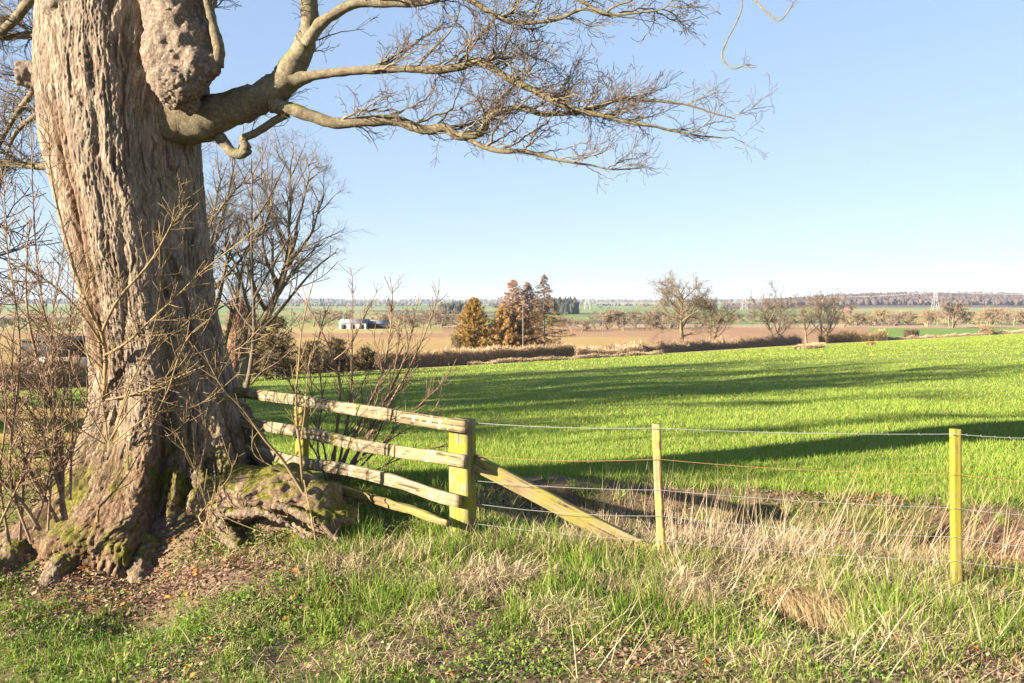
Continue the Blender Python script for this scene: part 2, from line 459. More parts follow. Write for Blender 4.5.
# --- colours of the land: soil and turf near by, crop, then a patchwork of fields
edge = np.interp(sx, [-.6, -.5, -.36, -.07, .22, .6], [66, 70, 86, 100, 135, 185])
colr = np.zeros((len(xf), 3))
n1 = fbm(P3 * .8, 4, 60); n2 = fbm(P3 * 3, 3, 61)
soil = np.array([.15, .10, .064]); turf = np.array([.10, .12, .03])
f = sstep(-.15, .35, n1 + .4 * n2)[:, None]
colr[:] = soil * (1 - f) + turf * f
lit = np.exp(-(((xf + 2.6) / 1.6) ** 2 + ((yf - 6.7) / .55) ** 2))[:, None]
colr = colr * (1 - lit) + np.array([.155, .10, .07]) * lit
fld = sstep(9.6, 10.4, yf + .16 * np.clip(xf, -4, 8) + .3 * n2)[:, None]
crop = np.array([.165, .215, .03]) + n1[:, None] * np.array([.02, .025, .004])
colr = colr * (1 - fld) + crop * fld
# strips of rough grass and stubble on the right of the crop
beyond = yf > edge
py_ = 306 + (EYE - ZZ) / np.maximum(yf, 1) * FPX
cells = [(0, 150, (.40, .27, .10)), (150, 1e9, (.4, .26, .1))]
def fieldcol(x, y, s):
    """patchwork beyond the hedge, in bands of distance with breaks across"""
    c = np.empty((len(x), 3)); c[:] = (.36, .25, .085)
    def put(m, k): c[m] = k
    put((y > 232) & (s > -.08), (.31, .19, .095))                       # ploughed red-brown field
    put((y > 190) & (s > .16), (.31, .185, .095))
    put((y > 226) & (y < 268) & (s <= -.08), (.30, .175, .09))
    put((y > 268) & (y < 400) & (s <= -.08), (.33, .28, .10))
    put((y > 345) & (y < 400) & (s > -.08), (.36, .27, .17))
    w = x + .25 * y
    for (a, b) in ((400, 500), (500, 640), (640, 820), (820, 1050), (1050, 1350), (1350, 1750), (1750, 2300), (2300, 3000), (3000, 3900), (3900, 5200), (5200, 9100)):
        m = (y >= a) & (y < b)
        cell = np.floor((x + y * .35 + 131 * (a % 7)) / (b - a) / .55 + (a * .013)).astype(int)
        h = _hash(cell, cell * 0 + int(a), cell * 0 + 5, 3)
        pal = np.array([(.15, .23, .045), (.22, .25, .075), (.32, .24, .11), (.16, .24, .05), (.27, .23, .10), (.14, .21, .05), (.13, .22, .05), (.10, .085, .05)])
        c[m] = pal[(h[m] * 7.999).astype(int)]
    m = (s > .42) & (y > 185) & (y < 330); put(m, (.13, .22, .03))       # second green field on the right
    m = (s > .25) & (y > 1500) & (y < 2900); put(m, (.105, .070, .058))  # winter woodland on the near hill
    return c
bc = fieldcol(xf, yf, sx)
bm_ = beyond[:, None]
colr = np.where(bm_, bc * (1 + .15 * fbm(P3 * .02, 3, 70)[:, None]), colr)
tr_ = (yf > edge * .96) & (yf < edge * 1.05) ; colr[tr_] = (.34, .25, .13)
V = np.stack([xf, yf, ZZ], 1)
i = np.arange(len(ys) - 1)[:, None]; j = np.arange(ns - 1)[None]
Q = np.stack([i * ns + j, i * ns + j + 1, (i + 1) * ns + j + 1, (i + 1) * ns + j], -1).reshape(-1, 4)
fy = yf[Q].mean(1); fe = edge[Q].mean(1); fx = xf[Q].mean(1)
def sub(name, m, mt):
    q = Q[m]; u, inv = np.unique(q, return_inverse=True)
    return mesh(name, V[u], inv.reshape(-1, 4), None, mt, None, col=colr[u], smooth=True)
gsel = fy + .16 * np.clip(fx, -4, 8) < 10.0
tag(sub('ground', gsel, M['ground']), 'rough verge of turf, soil and dead leaves with a ditch behind the wire', kind='structure')
tag(sub('field', ~gsel & (fy < fe), M['field']), 'sloping field of young green crop', kind='structure')
tag(sub('farmland', (fy >= fe) & (fy < 1500) & ~gsel, M['farm']), 'brown and green farmland beyond the hedge', kind='structure')
tag(sub('hills', (fy >= 1500), M['hill']), 'low far hills on the horizon', kind='structure')

# ------------------------------------------------------------------ growing branches
def norm(v): return v / (np.linalg.norm(v) + 1e-12)
def perp(d, rng):
    v = rng.normal(size=3); v -= d * v.dot(d); return norm(v)
def walk(p, d, L, n, rng, wander=.25, up=0.0, zig=0.0):
    pts = [np.array(p, float)]; d = norm(np.array(d, float)); st = L / n; sg = 1
    side = perp(d, rng)
    for k in range(n):
        d = norm(d + rng.normal(0, wander, 3) + np.array([0, 0, up]))
        dd = d + side * zig * sg; sg = -sg
        pts.append(pts[-1] + norm(dd) * st)
    return np.array(pts)
def along(P, t):
    x = t * (len(P) - 1); i = min(int(x), len(P) - 2); f = x - i
    return P[i] * (1 - f) + P[i + 1] * f, norm(P[i + 1] - P[i])

FIRST = None                              # when set, first-order boughs go here (they wear the limb's bark)
def ramify(out, P, r0, r1, spec, lev, rng, bias=None):
    """spawn side branches on polyline P following spec[lev] = (count per metre, len, spread, up, wander, zig, t0, nseg, sides)"""
    if lev >= len(spec): return
    dens, Lc, spread, up, wander, zig, t0, n, k = spec[lev]
    Ltot = np.linalg.norm(np.diff(P, axis=0), axis=1).sum()
    cnt = rng.poisson(dens * Ltot * (1 - t0)) if lev else max(1, int(dens * Ltot * (1 - t0) + rng.random()))
    for _ in range(cnt):
        t = t0 + (1 - t0) * rng.random(); p, d = along(P, t)
        a = rng.normal(spread, .22)
        dd = norm(d * math.cos(a) + perp(d, rng) * math.sin(a) + (bias * (.32 if lev == 0 else .1) if bias is not None else 0))
        if lev == 0 and bias is not None and dd[2] < -.18: dd[2] *= -.5; dd = norm(dd)
        L = Lc * rng.uniform(.5, 1.25) * (1 - (.62 if FIRST is not None and lev == 0 else .45) * t)
        rr = (r0 + (r1 - r0) * t)
        rb = min(rr * .75, max(spec_r(spec, lev), L * .0085))
        c = walk(p, dd, L, n, rng, wander, up, zig)
        first = FIRST is not None and lev == 0
        if first: rb = min(rr * .7, L * .013)
        (FIRST if first else out).add(c, np.linspace(rb, max(rb * (.22 if first else .35), spec_r(spec, 9)), n + 1), 6 if first else k)
        ramify(out, c, rb, rb * .35, spec, lev + 1, rng, bias)
RMIN = .0026
def spec_r(spec, lev): return RMIN * (1.6 if lev < len(spec) - 1 else 1.0)

def smoothpath(P, n):
    P = np.asarray(P, float); m = len(P); t = np.linspace(0, m - 1, n); o = []
    for x in t:
        i = min(int(x), m - 2); f = x - i
        p0, p1, p2, p3 = P[max(i - 1, 0)], P[i], P[i + 1], P[min(i + 2, m - 1)]
        o.append(.5 * ((2 * p1) + (p2 - p0) * f + (2 * p0 - 5 * p1 + 4 * p2 - p3) * f * f + (3 * p1 - p0 - 3 * p2 + p3) * f ** 3))
    return np.array(o)

def remesh(V, Qs, Ts, vox):
    """fuse overlapping pieces into one skin; returns arrays"""
    o = mesh('tmp', V, Qs, Ts); md = o.modifiers.new('r', 'REMESH'); md.mode = 'VOXEL'; md.voxel_size = vox
    dg = bpy.context.evaluated_depsgraph_get(); e = o.evaluated_get(dg); me = e.to_mesh()
    v = np.empty(len(me.vertices) * 3, np.float32); me.vertices.foreach_get('co', v); v = v.reshape(-1, 3)
    nn = np.empty(len(me.vertices) * 3, np.float32); me.vertices.foreach_get('normal', nn); nn = nn.reshape(-1, 3)
    q = np.array([p.vertices[:] for p in me.polygons if len(p.vertices) == 4], np.int32)
    e.to_mesh_clear(); d = o.data; bpy.data.objects.remove(o); bpy.data.meshes.remove(d)
    return v.astype(float), nn.astype(float), q
def ball(c, r, sub=3):
    bm = bmesh.new(); bmesh.ops.create_icosphere(bm, subdivisions=sub, radius=1)
    v = np.array([x.co[:] for x in bm.verts]) * np.asarray(r) + np.asarray(c); t = np.array([[y.index for y in f.verts] for f in bm.faces]); bm.free(); return v, t
class Blob:
    def __init__(s): s.V = []; s.T = []; s.Q = []; s.n = 0
    def ball(s, c, r):
        v, t = ball(c, r); s.V.append(v); s.T.append(t + s.n); s.n += len(v)
    def tube(s, P, r, k=10, n=24):
        P = smoothpath(P, n); r = np.interp(np.linspace(0, 1, n), np.linspace(0, 1, len(r)), r)
        for p, q in zip(P, r): s.ball(p, (q, q, q)) if False else None
        T = Tubes(); T.add(P, r, k); v, q = T.arrays()
        a = len(v); v = np.vstack([v, P[0], P[-1]]); t = [(a, (j + 1) % k, j) for j in range(k)] + [(a + 1, (n - 1) * k + j, (n - 1) * k + (j + 1) % k) for j in range(k)]
        s.V.append(v); s.Q.append(q[:, ::1] + s.n); s.T.append(np.array(t) + s.n); s.n += len(v)
    def skin(s, vox): return remesh(np.concatenate(s.V), np.concatenate(s.Q) if s.Q else None, np.concatenate(s.T), vox)

# ------------------------------------------------------------------ the old tree
TY = 8.7
base_pt = pix(150, 560, TY); base_pt[2] = gz(-3.3, 7.6) - .1
tree = empty('old_tree', tuple(base_pt), 'huge old bare tree with thick rugged trunk, burr and mossy roots', 'tree')
# silhouette of the trunk, row by row: left and right edge
rows = np.array([(-330, 30, 215), (-200, 40, 205), (-90, 46, 202), (0, 46, 203), (60, 42, 205), (100, 44, 203), (150, 47, 205), (200, 58, 208), (250, 68, 212), (300, 80, 217), (350, 88, 228), (390, 92, 240), (420, 92, 246), (450, 86, 250), (500, 80, 252), (560, 72, 255), (640, 66, 258)], float)
def row(py):
    l = np.interp(py, rows[:, 0], rows[:, 1]); r = np.interp(py, rows[:, 0], rows[:, 2]); return l, r
NT, NZ = 760, 760
pyv = np.linspace(640, -330, NZ); zv = np.array([pix(512, p, TY)[2] for p in pyv])
lp, rp = row(pyv); sc = TY / FPX
cx = ((lp + rp) / 2 - 512) * sc; rx = (rp - lp) / 2 * sc
ker = np.ones(25) / 25
def sm(a): return np.convolve(np.pad(a, 12, 'edge'), ker, 'valid')
cx, rx = sm(cx), sm(rx)
th = np.linspace(-PI / 2 - PI, -PI / 2 + PI, NT, endpoint=False)     # -90 deg faces the camera
TH, ZI = np.meshgrid(th, np.arange(NZ)); ZV = zv[ZI]; PYV = pyv[ZI]
def dth(a, b): return (a - b + PI) % (2 * PI) - PI
rad = rx[ZI] * .94 - .045
zb = base_pt[2]
hgt = np.maximum(ZV - zb, 0)
# slow lumps
Pl = np.stack([np.cos(TH) * 1.1, np.sin(TH) * 1.1, ZV * .55], -1).reshape(-1, 3)
rad = rad * (1 + .055 * fbm(Pl * 1.3, 3, 5).reshape(rad.shape))
def deg(a): return math.radians(a)
flares = [(-101, 18, .74, .8), (-131, 15, .50, .55), (-152, 13, .75, .5), (-176, 14, .5, .6), (-60, 17, .66, .75), (-30, 16, .45, .6), (20, 20, .5, .6), (75, 22, .5, .6), (130, 22, .5, .6)]
for a, w, A, h in flares:
    rad = rad + A * np.exp(-(dth(TH, deg(a)) / deg(w)) ** 2) * np.exp(-np.maximum(hgt - .05, 0) / h * 1.3)
# ribs that run up from the flares
for a, w, A in ((-100, 20, .05), (-125, 9, .035), (-62, 12, .05), (-35, 9, .04), (-160, 10, .03), (10, 14, .05), (60, 14, .05), (120, 14, .05)):
    rad = rad + A * np.exp(-(dth(TH, deg(a) + .12 * np.sin(ZV * .8)) / deg(w)) ** 2)
def thpath(tab):
    """angle of a groove from its pixel column at several rows"""
    pys = [t[0] for t in tab]; an = []
    for py, px in tab:
        l, r = row(py); c = np.clip((px - (l + r) / 2) / ((r - l) / 2), -.98, .98); an.append(-math.acos(c))
    return np.interp(PYV, pys, an)
wob = .05 * vnoise(np.stack([ZV.ravel() * 2.2, ZV.ravel() * 0, ZV.ravel() * 0], 1), 9).reshape(ZV.shape)
g1 = thpath([(60, 58), (130, 64), (200, 76), (260, 86), (330, 97), (380, 101)]) + wob
rad -= .085 * np.exp(-(dth(TH, g1) / .075) ** 2) * sstep(70, 150, PYV) * (1 - sstep(340, 400, PYV))
rad += .045 * np.exp(-(dth(TH, g1 + .13) / .05) ** 2) * sstep(60, 150, PYV) * (1 - sstep(340, 420, PYV))
g2 = thpath([(40, 150), (110, 172), (200, 170), (260, 170), (350, 164), (450, 156), (520, 155), (600, 156)]) + wob
deep = np.interp(PYV, [-100, 60, 200, 330, 430, 520, 640], [.02, .05, .06, .08, .20, .40, .45])
wid = np.interp(PYV, [0, 330, 450, 520, 560, 640], [.10, .09, .09, .075, .10, .13])
rad -= deep * np.exp(-(dth(TH, g2) / wid) ** 2)
g3 = thpath([(150, 190), (300, 198), (400, 214), (470, 222), (640, 224)]) + wob
rad -= .08 * np.exp(-(dth(TH, g3) / .07) ** 2) * sstep(150, 230, PYV)
g4 = thpath([(0, 100), (200, 118), (300, 128), (420, 118), (500, 98), (600, 88)]) + wob * 2
rad -= .03 * np.exp(-(dth(TH, g4) / .06) ** 2) * sstep(20, 100, PYV)
rad -= .16 * np.exp(-(dth(TH, g4) / .11) ** 2) * sstep(470, 540, PYV)
# long flaky plates of bark
arc = (TH * .78); ph = fbm(np.stack([arc.ravel() * 2, ZV.ravel() * 1.2, 0 * arc.ravel()], 1), 3, 21)
ph2 = fbm(np.stack([arc.ravel() * 7, ZV.ravel() * 3, 0 * arc.ravel() + 4], 1), 3, 23)
Pb = np.stack([arc.ravel() / .038 + ph * 2.2 + ph2 * 1.2, ZV.ravel() / .105 + ph * 1.2 + ph2 * .6, 0 * arc.ravel() + .5], 1)
f1, f2, idv = worley(Pb, 31)
plate = sstep(.0, .20, f2 - f1) * (.4 + 1.0 * idv) + (.5 - f1) * .3
Pc = np.stack([arc.ravel() / .085 + ph * 2.6 + ph2 * 1.5, ZV.ravel() / .26 + ph * 1.6 + ph2 * 1.0, 0 * arc.ravel() + 3.5], 1)
h1, h2, idb = worley(Pc, 37)
big = sstep(.0, .12, h2 - h1) * (.5 + .8 * idb)
amp = .35 + .75 * sstep(-.3, .3, fbm(Pl * 2.1, 2, 77))
vert = .6 * fbm(np.stack([arc.ravel() * 13 + ph * 2, ZV.ravel() * 2.4, 0 * arc.ravel()], 1), 4, 56) + .9 * (.45 - np.abs(fbm(np.stack([arc.ravel() * 22 + ph * 3 + ph2 * .6, ZV.ravel() * 2.6 + ph2, 0 * arc.ravel() + 5], 1), 5, 58)) * 2.2)
fine = fbm(np.stack([arc.ravel() * 60, ZV.ravel() * 34, 0 * arc.ravel()], 1), 3, 57)
crk = np.clip((.5 + .5 * sstep(.0, .10, h2 - h1)) * (.7 + .3 * sstep(.0, .16, f2 - f1)) * sstep(-.75, .25, vert), 0, 1)
g1w = np.exp(-(dth(TH, g1 + .05) / .17) ** 4).ravel() * (sstep(90, 150, PYV) * (1 - sstep(330, 380, PYV))).ravel()
rad = rad + ((plate * .007 * amp + big * .008 * amp + vert * .016) * (1 - .8 * g1w) + fine * .009).reshape(rad.shape)
low = 1 - sstep(.0, 1.5, hgt)
P3d = np.stack([(rad * np.cos(TH)).ravel(), (rad * np.sin(TH)).ravel(), ZV.ravel() * .62], 1)
k1_, k2_, kid = worley(P3d * 13 + fbm(P3d * 6, 3, 61)[:, None] * 1.3, 63)
rad += (low.ravel() * ((sstep(0, .2, k2_ - k1_) * (.4 + kid) - .4) * .026 + fbm(P3d * 26, 3, 65) * .014)).reshape(rad.shape)
crk = crk * (1 - low.ravel() * .6 * (1 - sstep(0, .16, k2_ - k1_)))
rad += (.05 * low.ravel() * fbm(np.stack([np.cos(TH.ravel()) * 4, np.sin(TH.ravel()) * 4, ZV.ravel() * 3], 1), 4, 91)).reshape(rad.shape)
# depth of the trunk: rounder than wide at the top
DA = math.atan2(3.7, 8.7)                                            # angles above are measured from the line of sight
Vt = np.stack([cx[ZI] + rad * np.cos(TH + DA), TY + rad * np.sin(TH + DA) * .98, ZV], -1).reshape(-1, 3)
ii = np.arange(NZ - 1)[:, None]; jj = np.arange(NT)[None]
Qt = np.stack([ii * NT + jj, ii * NT + (jj + 1) % NT, (ii + 1) * NT + (jj + 1) % NT, (ii + 1) * NT + jj], -1).reshape(-1, 4)
# bare wood shows in the long groove: its own colour, carried as a mask
mask = np.zeros((len(Vt), 3)); mask[:, 0] = np.clip(g1w * .8, 0, 1)
mask[:, 1] = np.clip(1 - sstep(.15, 1.5, hgt.ravel()) + .35 * (np.exp(-(dth(TH, g2) / .2) ** 2) * sstep(300, 420, PYV)).ravel(), 0, 1)
mask[:, 2] = np.clip(.35 * idv + .65 * idb, 0, .999)
bk = M['bark']; at = nd(bk, 'ShaderNodeAttribute', attribute_name='Col'); sp = nd(bk, 'ShaderNodeSeparateColor'); ln(bk, at.outputs['Color'], sp.inputs[0])
pb = bk.node_tree.nodes['Principled BSDF']; cur = pb.inputs['Base Color'].links[0].from_socket
c2 = mix(bk, .5, cur, ramp(bk, sp.outputs[2], [(0, (.6, .57, .54)), (.5, (.95, .93, .9)), (1, (1.35, 1.33, 1.3))]), 'MULTIPLY')
c2 = mix(bk, sp.outputs[0], c2, ramp(bk, noise(bk, coords(bk, (30, 30, 2)), 1.5, 5), [(.3, (.17, .095, .055)), (.7, (.34, .22, .135))]))
so = nd(bk, 'ShaderNodeMath', operation='MULTIPLY'); ln(bk, sp.outputs[1], so.inputs[0]); ln(bk, ramp(bk, noise(bk, coords(bk), 5, 7, .7), [(.3, (.35, .35, .35)), (.62, (1, 1, 1))]), so.inputs[1])
c2 = mix(bk, so.outputs[0], c2, mix(bk, 1.0, c2, (.62, .47, .33), 'MULTIPLY'))          # browner, darker tone towards the foot of the trunk and in its lower crevice
mo = nd(bk, 'ShaderNodeMath', operation='MULTIPLY'); ln(bk, sp.outputs[1], mo.inputs[0])
ln(bk, ramp(bk, noise(bk, coords(bk), 2.6, 7, .65), [(.50, (0, 0, 0)), (.62, (1, 1, 1))]), mo.inputs[1])
c2 = mix(bk, mo.outputs[0], c2, ramp(bk, noise(bk, coords(bk), 24, 4), [(.3, (.055, .06, .008)), (.7, (.18, .17, .022))]))
ac = nd(bk, 'ShaderNodeAttribute', attribute_name='Crack')
c2 = mix(bk, 1.0, c2, ramp(bk, ac.outputs['Fac'], [(0, (.42, .38, .35)), (.75, (1, 1, 1))]), 'MULTIPLY')
setcol(bk, c2)
to = mesh('trunk', Vt, Qt, None, bk, tree, col=mask, smooth=True)
ca_ = to.data.attributes.new('Crack', 'FLOAT', 'POINT'); ca_.data.foreach_set('value', crk.astype(np.float32))

# the burr and the stump of a lost limb
B = Blob()
def bp(px, py, Y): return pix(px, py, Y + .5)
B.ball(bp(178, 0, 7.62), (.34, .30, .55)); B.ball(bp(184, 45, 7.55), (.29, .26, .40)); B.ball(bp(180, 84, 7.5), (.235, .24, .235)); B.ball(bp(166, 80, 7.56), (.12, .18, .19))
B.ball(bp(196, 66, 7.5), (.21, .2, .20)); B.ball(bp(208, 66, 7.5), (.135, .14, .13)); B.ball(bp(176, -60, 7.7), (.33, .3, .6)); B.ball(bp(190, 98, 7.52), (.12, .14, .12))
B.ball(bp(178, 60, 7.75), (.3, .4, .5))
v, nn, q = B.skin(.016)
d = fbm(v * 4.2, 4, 3) * .09 + fbm(v * 17, 4, 4) * .014
f1, f2, _ = worley(v * 15 + fbm(v * 9, 3, 2)[:, None] * .9, 8); lowb = sstep(bp(0, 45, 7.5)[2] + .1, bp(0, 75, 7.5)[2], v[:, 2]); d = d + (sstep(.0, .35, f2 - f1) - .6) * .016 * (.2 + lowb)
mesh('burr', v + nn * d[:, None], q, None, M['burr'], tree, smooth=True)
B = Blob(); B.ball(bp(60, 6, 7.62), (.16, .16, .11)); B.ball(bp(72, -2, 7.6), (.2, .18, .13)); B.ball(bp(78, -24, 7.65), (.17, .2, .2)); v, nn, q = B.skin(.015)
tag(mesh('burr', v + nn * (fbm(v * 9, 4, 3) * .035)[:, None], q, None, M['burr'], tree, smooth=True), 'small swollen knot at the top of the trunk')
# broken stub on the left
B = Blob(); P = [bp(52, 80, 7.95), bp(36, 76, 7.95), bp(17, 73, 7.9)]; B.tube(P, [.17, .15, .115], 12, 12); v, nn, q = B.skin(.013)
f = norm(P[2] - P[1]); e = (v - P[2]) @ f; v = v + nn * (fbm(v * 14, 4, 12) * .03)[:, None] - f * (sstep(-.05, .0, e) * .10 * (1 - sstep(.03, .09, np.linalg.norm(v - P[2] - np.outer(e, f), axis=1))))[:, None]
tag(mesh('stub', v, q, None, M['burr'], tree, smooth=True), 'short broken stub of a lost branch')

# roots and the mossy root bank
def root(pts, rad_, seed, mt='bark_root'):
    B = Blob(); B.tube([pix(*p) for p in pts], rad_, 12, 40); v, nn, q = B.skin(.013)
    d = fbm(v * 4.5, 4, seed) * .05 + fbm(v * 21, 4, seed + 3) * .022
    f1, f2, wid_ = worley(v * np.array([20, 20, 11]) + fbm(v * 8, 3, 2)[:, None] * 1.2, 8 + seed); d = d + (sstep(0, .25, f2 - f1) * (.4 + wid_) - .5) * .014
    return mesh('root', v + nn * d[:, None], q, None, M[mt], tree, smooth=True)
root([(116, 460, 8.05), (92, 520, 7.7), (66, 562, 7.35), (40, 594, 7.1), (18, 614, 7.0)], [.15, .13, .11, .08, .04], 2)
root([(96, 460, 8.4), (56, 520, 7.9), (16, 556, 7.45), (-22, 588, 7.15), (-45, 620, 7.0)], [.16, .13, .12, .09, .05], 3)
root([(88, 450, 8.6), (40, 500, 8.1), (-20, 545, 7.7), (-80, 590, 7.4)], [.15, .13, .11, .06], 4)
root([(150, 540, 7.5), (142, 572, 7.3), (134, 596, 7.15), (128, 616, 7.05)], [.12, .10, .08, .04], 5)
root([(196, 470, 8.0), (208, 500, 7.7), (222, 528, 7.4), (240, 548, 7.15), (258, 562, 7.0)], [.10, .08, .065, .05, .025], 7)
root([(214, 512, 7.42), (238, 514, 7.25), (264, 514, 7.13), (288, 524, 7.06), (306, 538, 6.98)], [.035, .042, .036, .03, .018], 8)
root([(275, 504, 7.3), (300, 514, 7.17), (322, 526, 7.08), (340, 542, 6.98)], [.025, .026, .024, .014], 9)
root([(236, 415, 8.7), (252, 440, 8.6), (264, 462, 8.4), (277, 480, 8.2)], [.15, .11, .08, .04], 11)
B = Blob()
for (px, py, Y, r) in ((226, 502, 7.75, (.30, .35, .20)), (252, 494, 7.62, (.30, .36, .20)), (285, 490, 7.55, (.30, .36, .19)), (315, 503, 7.5, (.26, .34, .17)), (338, 520, 7.42, (.2, .3, .13)), (206, 522, 7.8, (.2, .3, .2)),
                       (236, 530, 7.75, (.36, .34, .26)), (300, 532, 7.6, (.44, .36, .24)), (340, 542, 7.45, (.22, .3, .12)), (255, 496, 7.36, (.22, .14, .09)), (290, 500, 7.32, (.2, .16, .08)), (318, 528, 7.18, (.22, .16, .13)), (232, 512, 7.4, (.2, .13, .12))):
    B.ball(pix(px, py - 2, Y + .1), (r[0] * 1.05, r[1], r[2] * 1.18))
v, nn, q = B.skin(.016)
d = fbm(v * 4, 4, 13) * .07 + fbm(v * 16, 5, 14) * .026
v = v + nn * d[:, None]
M['bank'] = m_bark('mossy root bank', (.12, .078, .05), (.22, .155, .10), (.30, .225, .155), moss=.035, vs=(13, 13, 15), crack=.3)
tag(mesh('root_mass', v, q, None, M['bank'], tree, smooth=True), 'bank of exposed earth-covered roots with bright moss on top')

rg_ = np.random.default_rng(4); T = Tubes()                           # thin loose rootlets hanging over the bank
for _ in range(60):
    px = rg_.uniform(196, 335); y0_ = rg_.uniform(455, 500) + (px - 200) * .12; Yb = 7.72 - (px - 200) * .0022
    if 222 < px: continue
    pts = [pix(px + rg_.normal(0, 4), y0_, Yb - .02), pix(px + rg_.normal(2, 8), y0_ + 22, Yb - .28), pix(px + rg_.normal(2, 14), y0_ + 46, Yb - .42), pix(px + rg_.normal(4, 20), y0_ + 66, Yb - .5)]
    T.add(smoothpath(pts, 14), np.linspace(.009, .004, 14) * rg_.uniform(.6, 1.3), 5)
tag(T.build('rootlets', M['shoot'], tree), kind='stuff')

# limbs: traced in the photo, each placed at its own depth
def limb(pts, rads, Y0, Y1, n=60, k=14, wig=.012, seed=0, ext=None):
    m = len(pts); P = np.array([pix(px, py, Y0 + (Y1 - Y0) * i / (m - 1)) for i, (px, py) in enumerate(pts)])
    P = smoothpath(P, n); r = np.interp(np.linspace(0, 1, n), np.linspace(0, 1, len(rads)), rads)
    P = P + (np.stack([fbm(np.stack([P[:, 0] * 5, P[:, 2] * 5, P[:, 1] * 5 + 9 * a], 1), 3, seed + a) for a in range(3)], 1) * wig) * np.linspace(0, 1, n)[:, None]
    return P, r
def limbmesh(name, P, r, k=16, seed=0):
    T = Tubes(); T.add(P, r, k); v, q = T.arrays()
    cen = np.repeat(P, k, 0); dr = v - cen; rr = np.repeat(r, k)
    v = cen + dr * (1 + .26 * fbm(v * 7, 3, seed) + .13 * fbm(v * 24, 3, seed + 5))[:, None]
    return v, q
LIMBS = []
l_main = limb([(165, 116), (200, 119), (231, 109), (262, 97), (284, 80), (299, 58), (308, 31), (309, 0), (312, -40), (322, -90)], [.31, .215, .165, .15, .14, .115, .09, .08, .07, .05], 8.45, 8.00, 80)
l_a = limb([(306, 45), (319, 26), (331, 16), (356, 4), (387, 3), (419, 3), (431, 0), (470, -12), (520, -15), (560, -22)], [.065, .055, .05, .045, .04, .036, .032, .026, .02, .012], 8.10, 7.70, 70, seed=3)
l_b = limb([(292, 80), (306, 78), (319, 75), (341, 72), (372, 70), (403, 69), (434, 70), (459, 67), (478, 61), (491, 67), (506, 77), (520, 84), (540, 93), (558, 103), (580, 111), (610, 118), (650, 126), (690, 134), (728, 138)], [.09, .055, .048, .042, .038, .036, .035, .036, .037, .036, .034, .032, .03, .028, .024, .018, .013, .009, .005], 8.20, 7.50, 120, seed=6)
l_c = limb([(272, 104), (291, 109), (306, 114), (334, 123), (362, 122), (394, 120), (412, 126), (428, 130), (447, 128), (459, 136), (481, 133), (491, 116), (517, 108), (542, 114), (565, 113), (586, 111), (614, 101), (650, 100), (690, 106), (735, 120)], [.085, .062, .055, .052, .05, .048, .046, .045, .042, .04, .036, .03, .027, .024, .022, .02, .018, .014, .009, .005], 8.25, 7.80, 130, seed=9)
l_c2 = limb([(464, 136), (472, 141), (480, 145), (499, 151), (527, 152), (558, 160), (589, 165), (614, 170), (640, 168)], [.034, .028, .025, .022, .018, .014, .010, .007, .004], 8.05, 7.85, 60, seed=12)
l_d = limb([(205, 128), (219, 136), (231, 151), (241, 154), (247, 149), (243, 139), (256, 133), (272, 122), (288, 114)], [.08, .058, .05, .05, .045, .035, .036, .036, .04], 8.40, 8.30, 60, seed=15)
l_e = limb([(400, -60), (440, -20), (480, 6), (505, 20), (527, 23), (558, 19), (583, 9), (605, 15), (636, 19)], [.04, .035, .026, .022, .019, .016, .013, .009, .004], 7.80, 7.50, 60, seed=18)
l_e2 = limb([(520, -60), (555, -20), (590, 6), (612, 14), (640, 12), (665, 8), (678, -8)], [.03, .024, .016, .012, .009, .006, .004], 7.50, 7.30, 40, seed=19)
l_f = limb([(560, -170), (640, -140), (700, -90), (735, -40), (742, 0), (738, 19), (727, 41), (722, 57), (733, 69), (746, 65), (758, 66)], [.05, .04, .03, .014, .006, .006, .006, .0075, .006, .005, .003], 7.50, 7.10, 60, seed=21)
l_g = limb([(640, -140), (700, -70), (735, -20), (755, 0), (767, 12), (780, 20), (790, 10), (793, 2)], [.03, .022, .014, .007, .006, .006, .005, .003], 7.40, 7.00, 46, seed=24)
l_h = limb([(217, 66), (219, 50), (214, 30), (208, 8), (206, -10), (212, -60)], [.055, .05, .046, .042, .04, .03], 7.95, 7.95, 40, seed=27)
l_i = limb([(60, 160), (45, 166), (20, 165), (0, 163), (-40, 172), (-90, 165), (-150, 180)], [.06, .045, .036, .034, .03, .022, .01], 9.70, 10.50, 50, seed=30)
l_j = limb([(60, -30), (38, -8), (12, 22), (-12, 44), (-50, 75), (-110, 110)], [.08, .06, .05, .045, .035, .015], 9.40, 10.30, 50, seed=33)
l_k = limb([(70, 30), (36, 34), (0, 37), (-40, 30), (-100, 50)], [.06, .04, .036, .03, .012], 9.70, 10.30, 40, seed=36)
l_l = limb([(300, -200), (360, -160), (440, -130), (520, -130), (600, -110)], [.10, .08, .06, .04, .015], 8.50, 7.90, 40, seed=39)
tw = [(13, 1.0, .74, .015, .17, .24, .12, 12, 4), (15, .36, .85, .04, .24, .34, .08, 7, 3), (15, .15, .75, .01, .25, .25, .12, 4, 3)]
twl = [(8, .95, .8, .0, .15, .10, .15, 8, 4), (12, .38, .75, .02, .2, .2, .12, 5, 3), (12, .14, .75, .01, .25, .25, .15, 4, 3)]
rng = np.random.default_rng(11)
BI = np.array([.5, -.1, .15])
def spread(P, r, spec, bias, dens=1.0):
    T = Tubes(); s = [(spec[0][0] * dens,) + spec[0][1:]] + spec[1:]
    ramify(T, P, r[0], r[-1], s, 0, rng, bias); return T
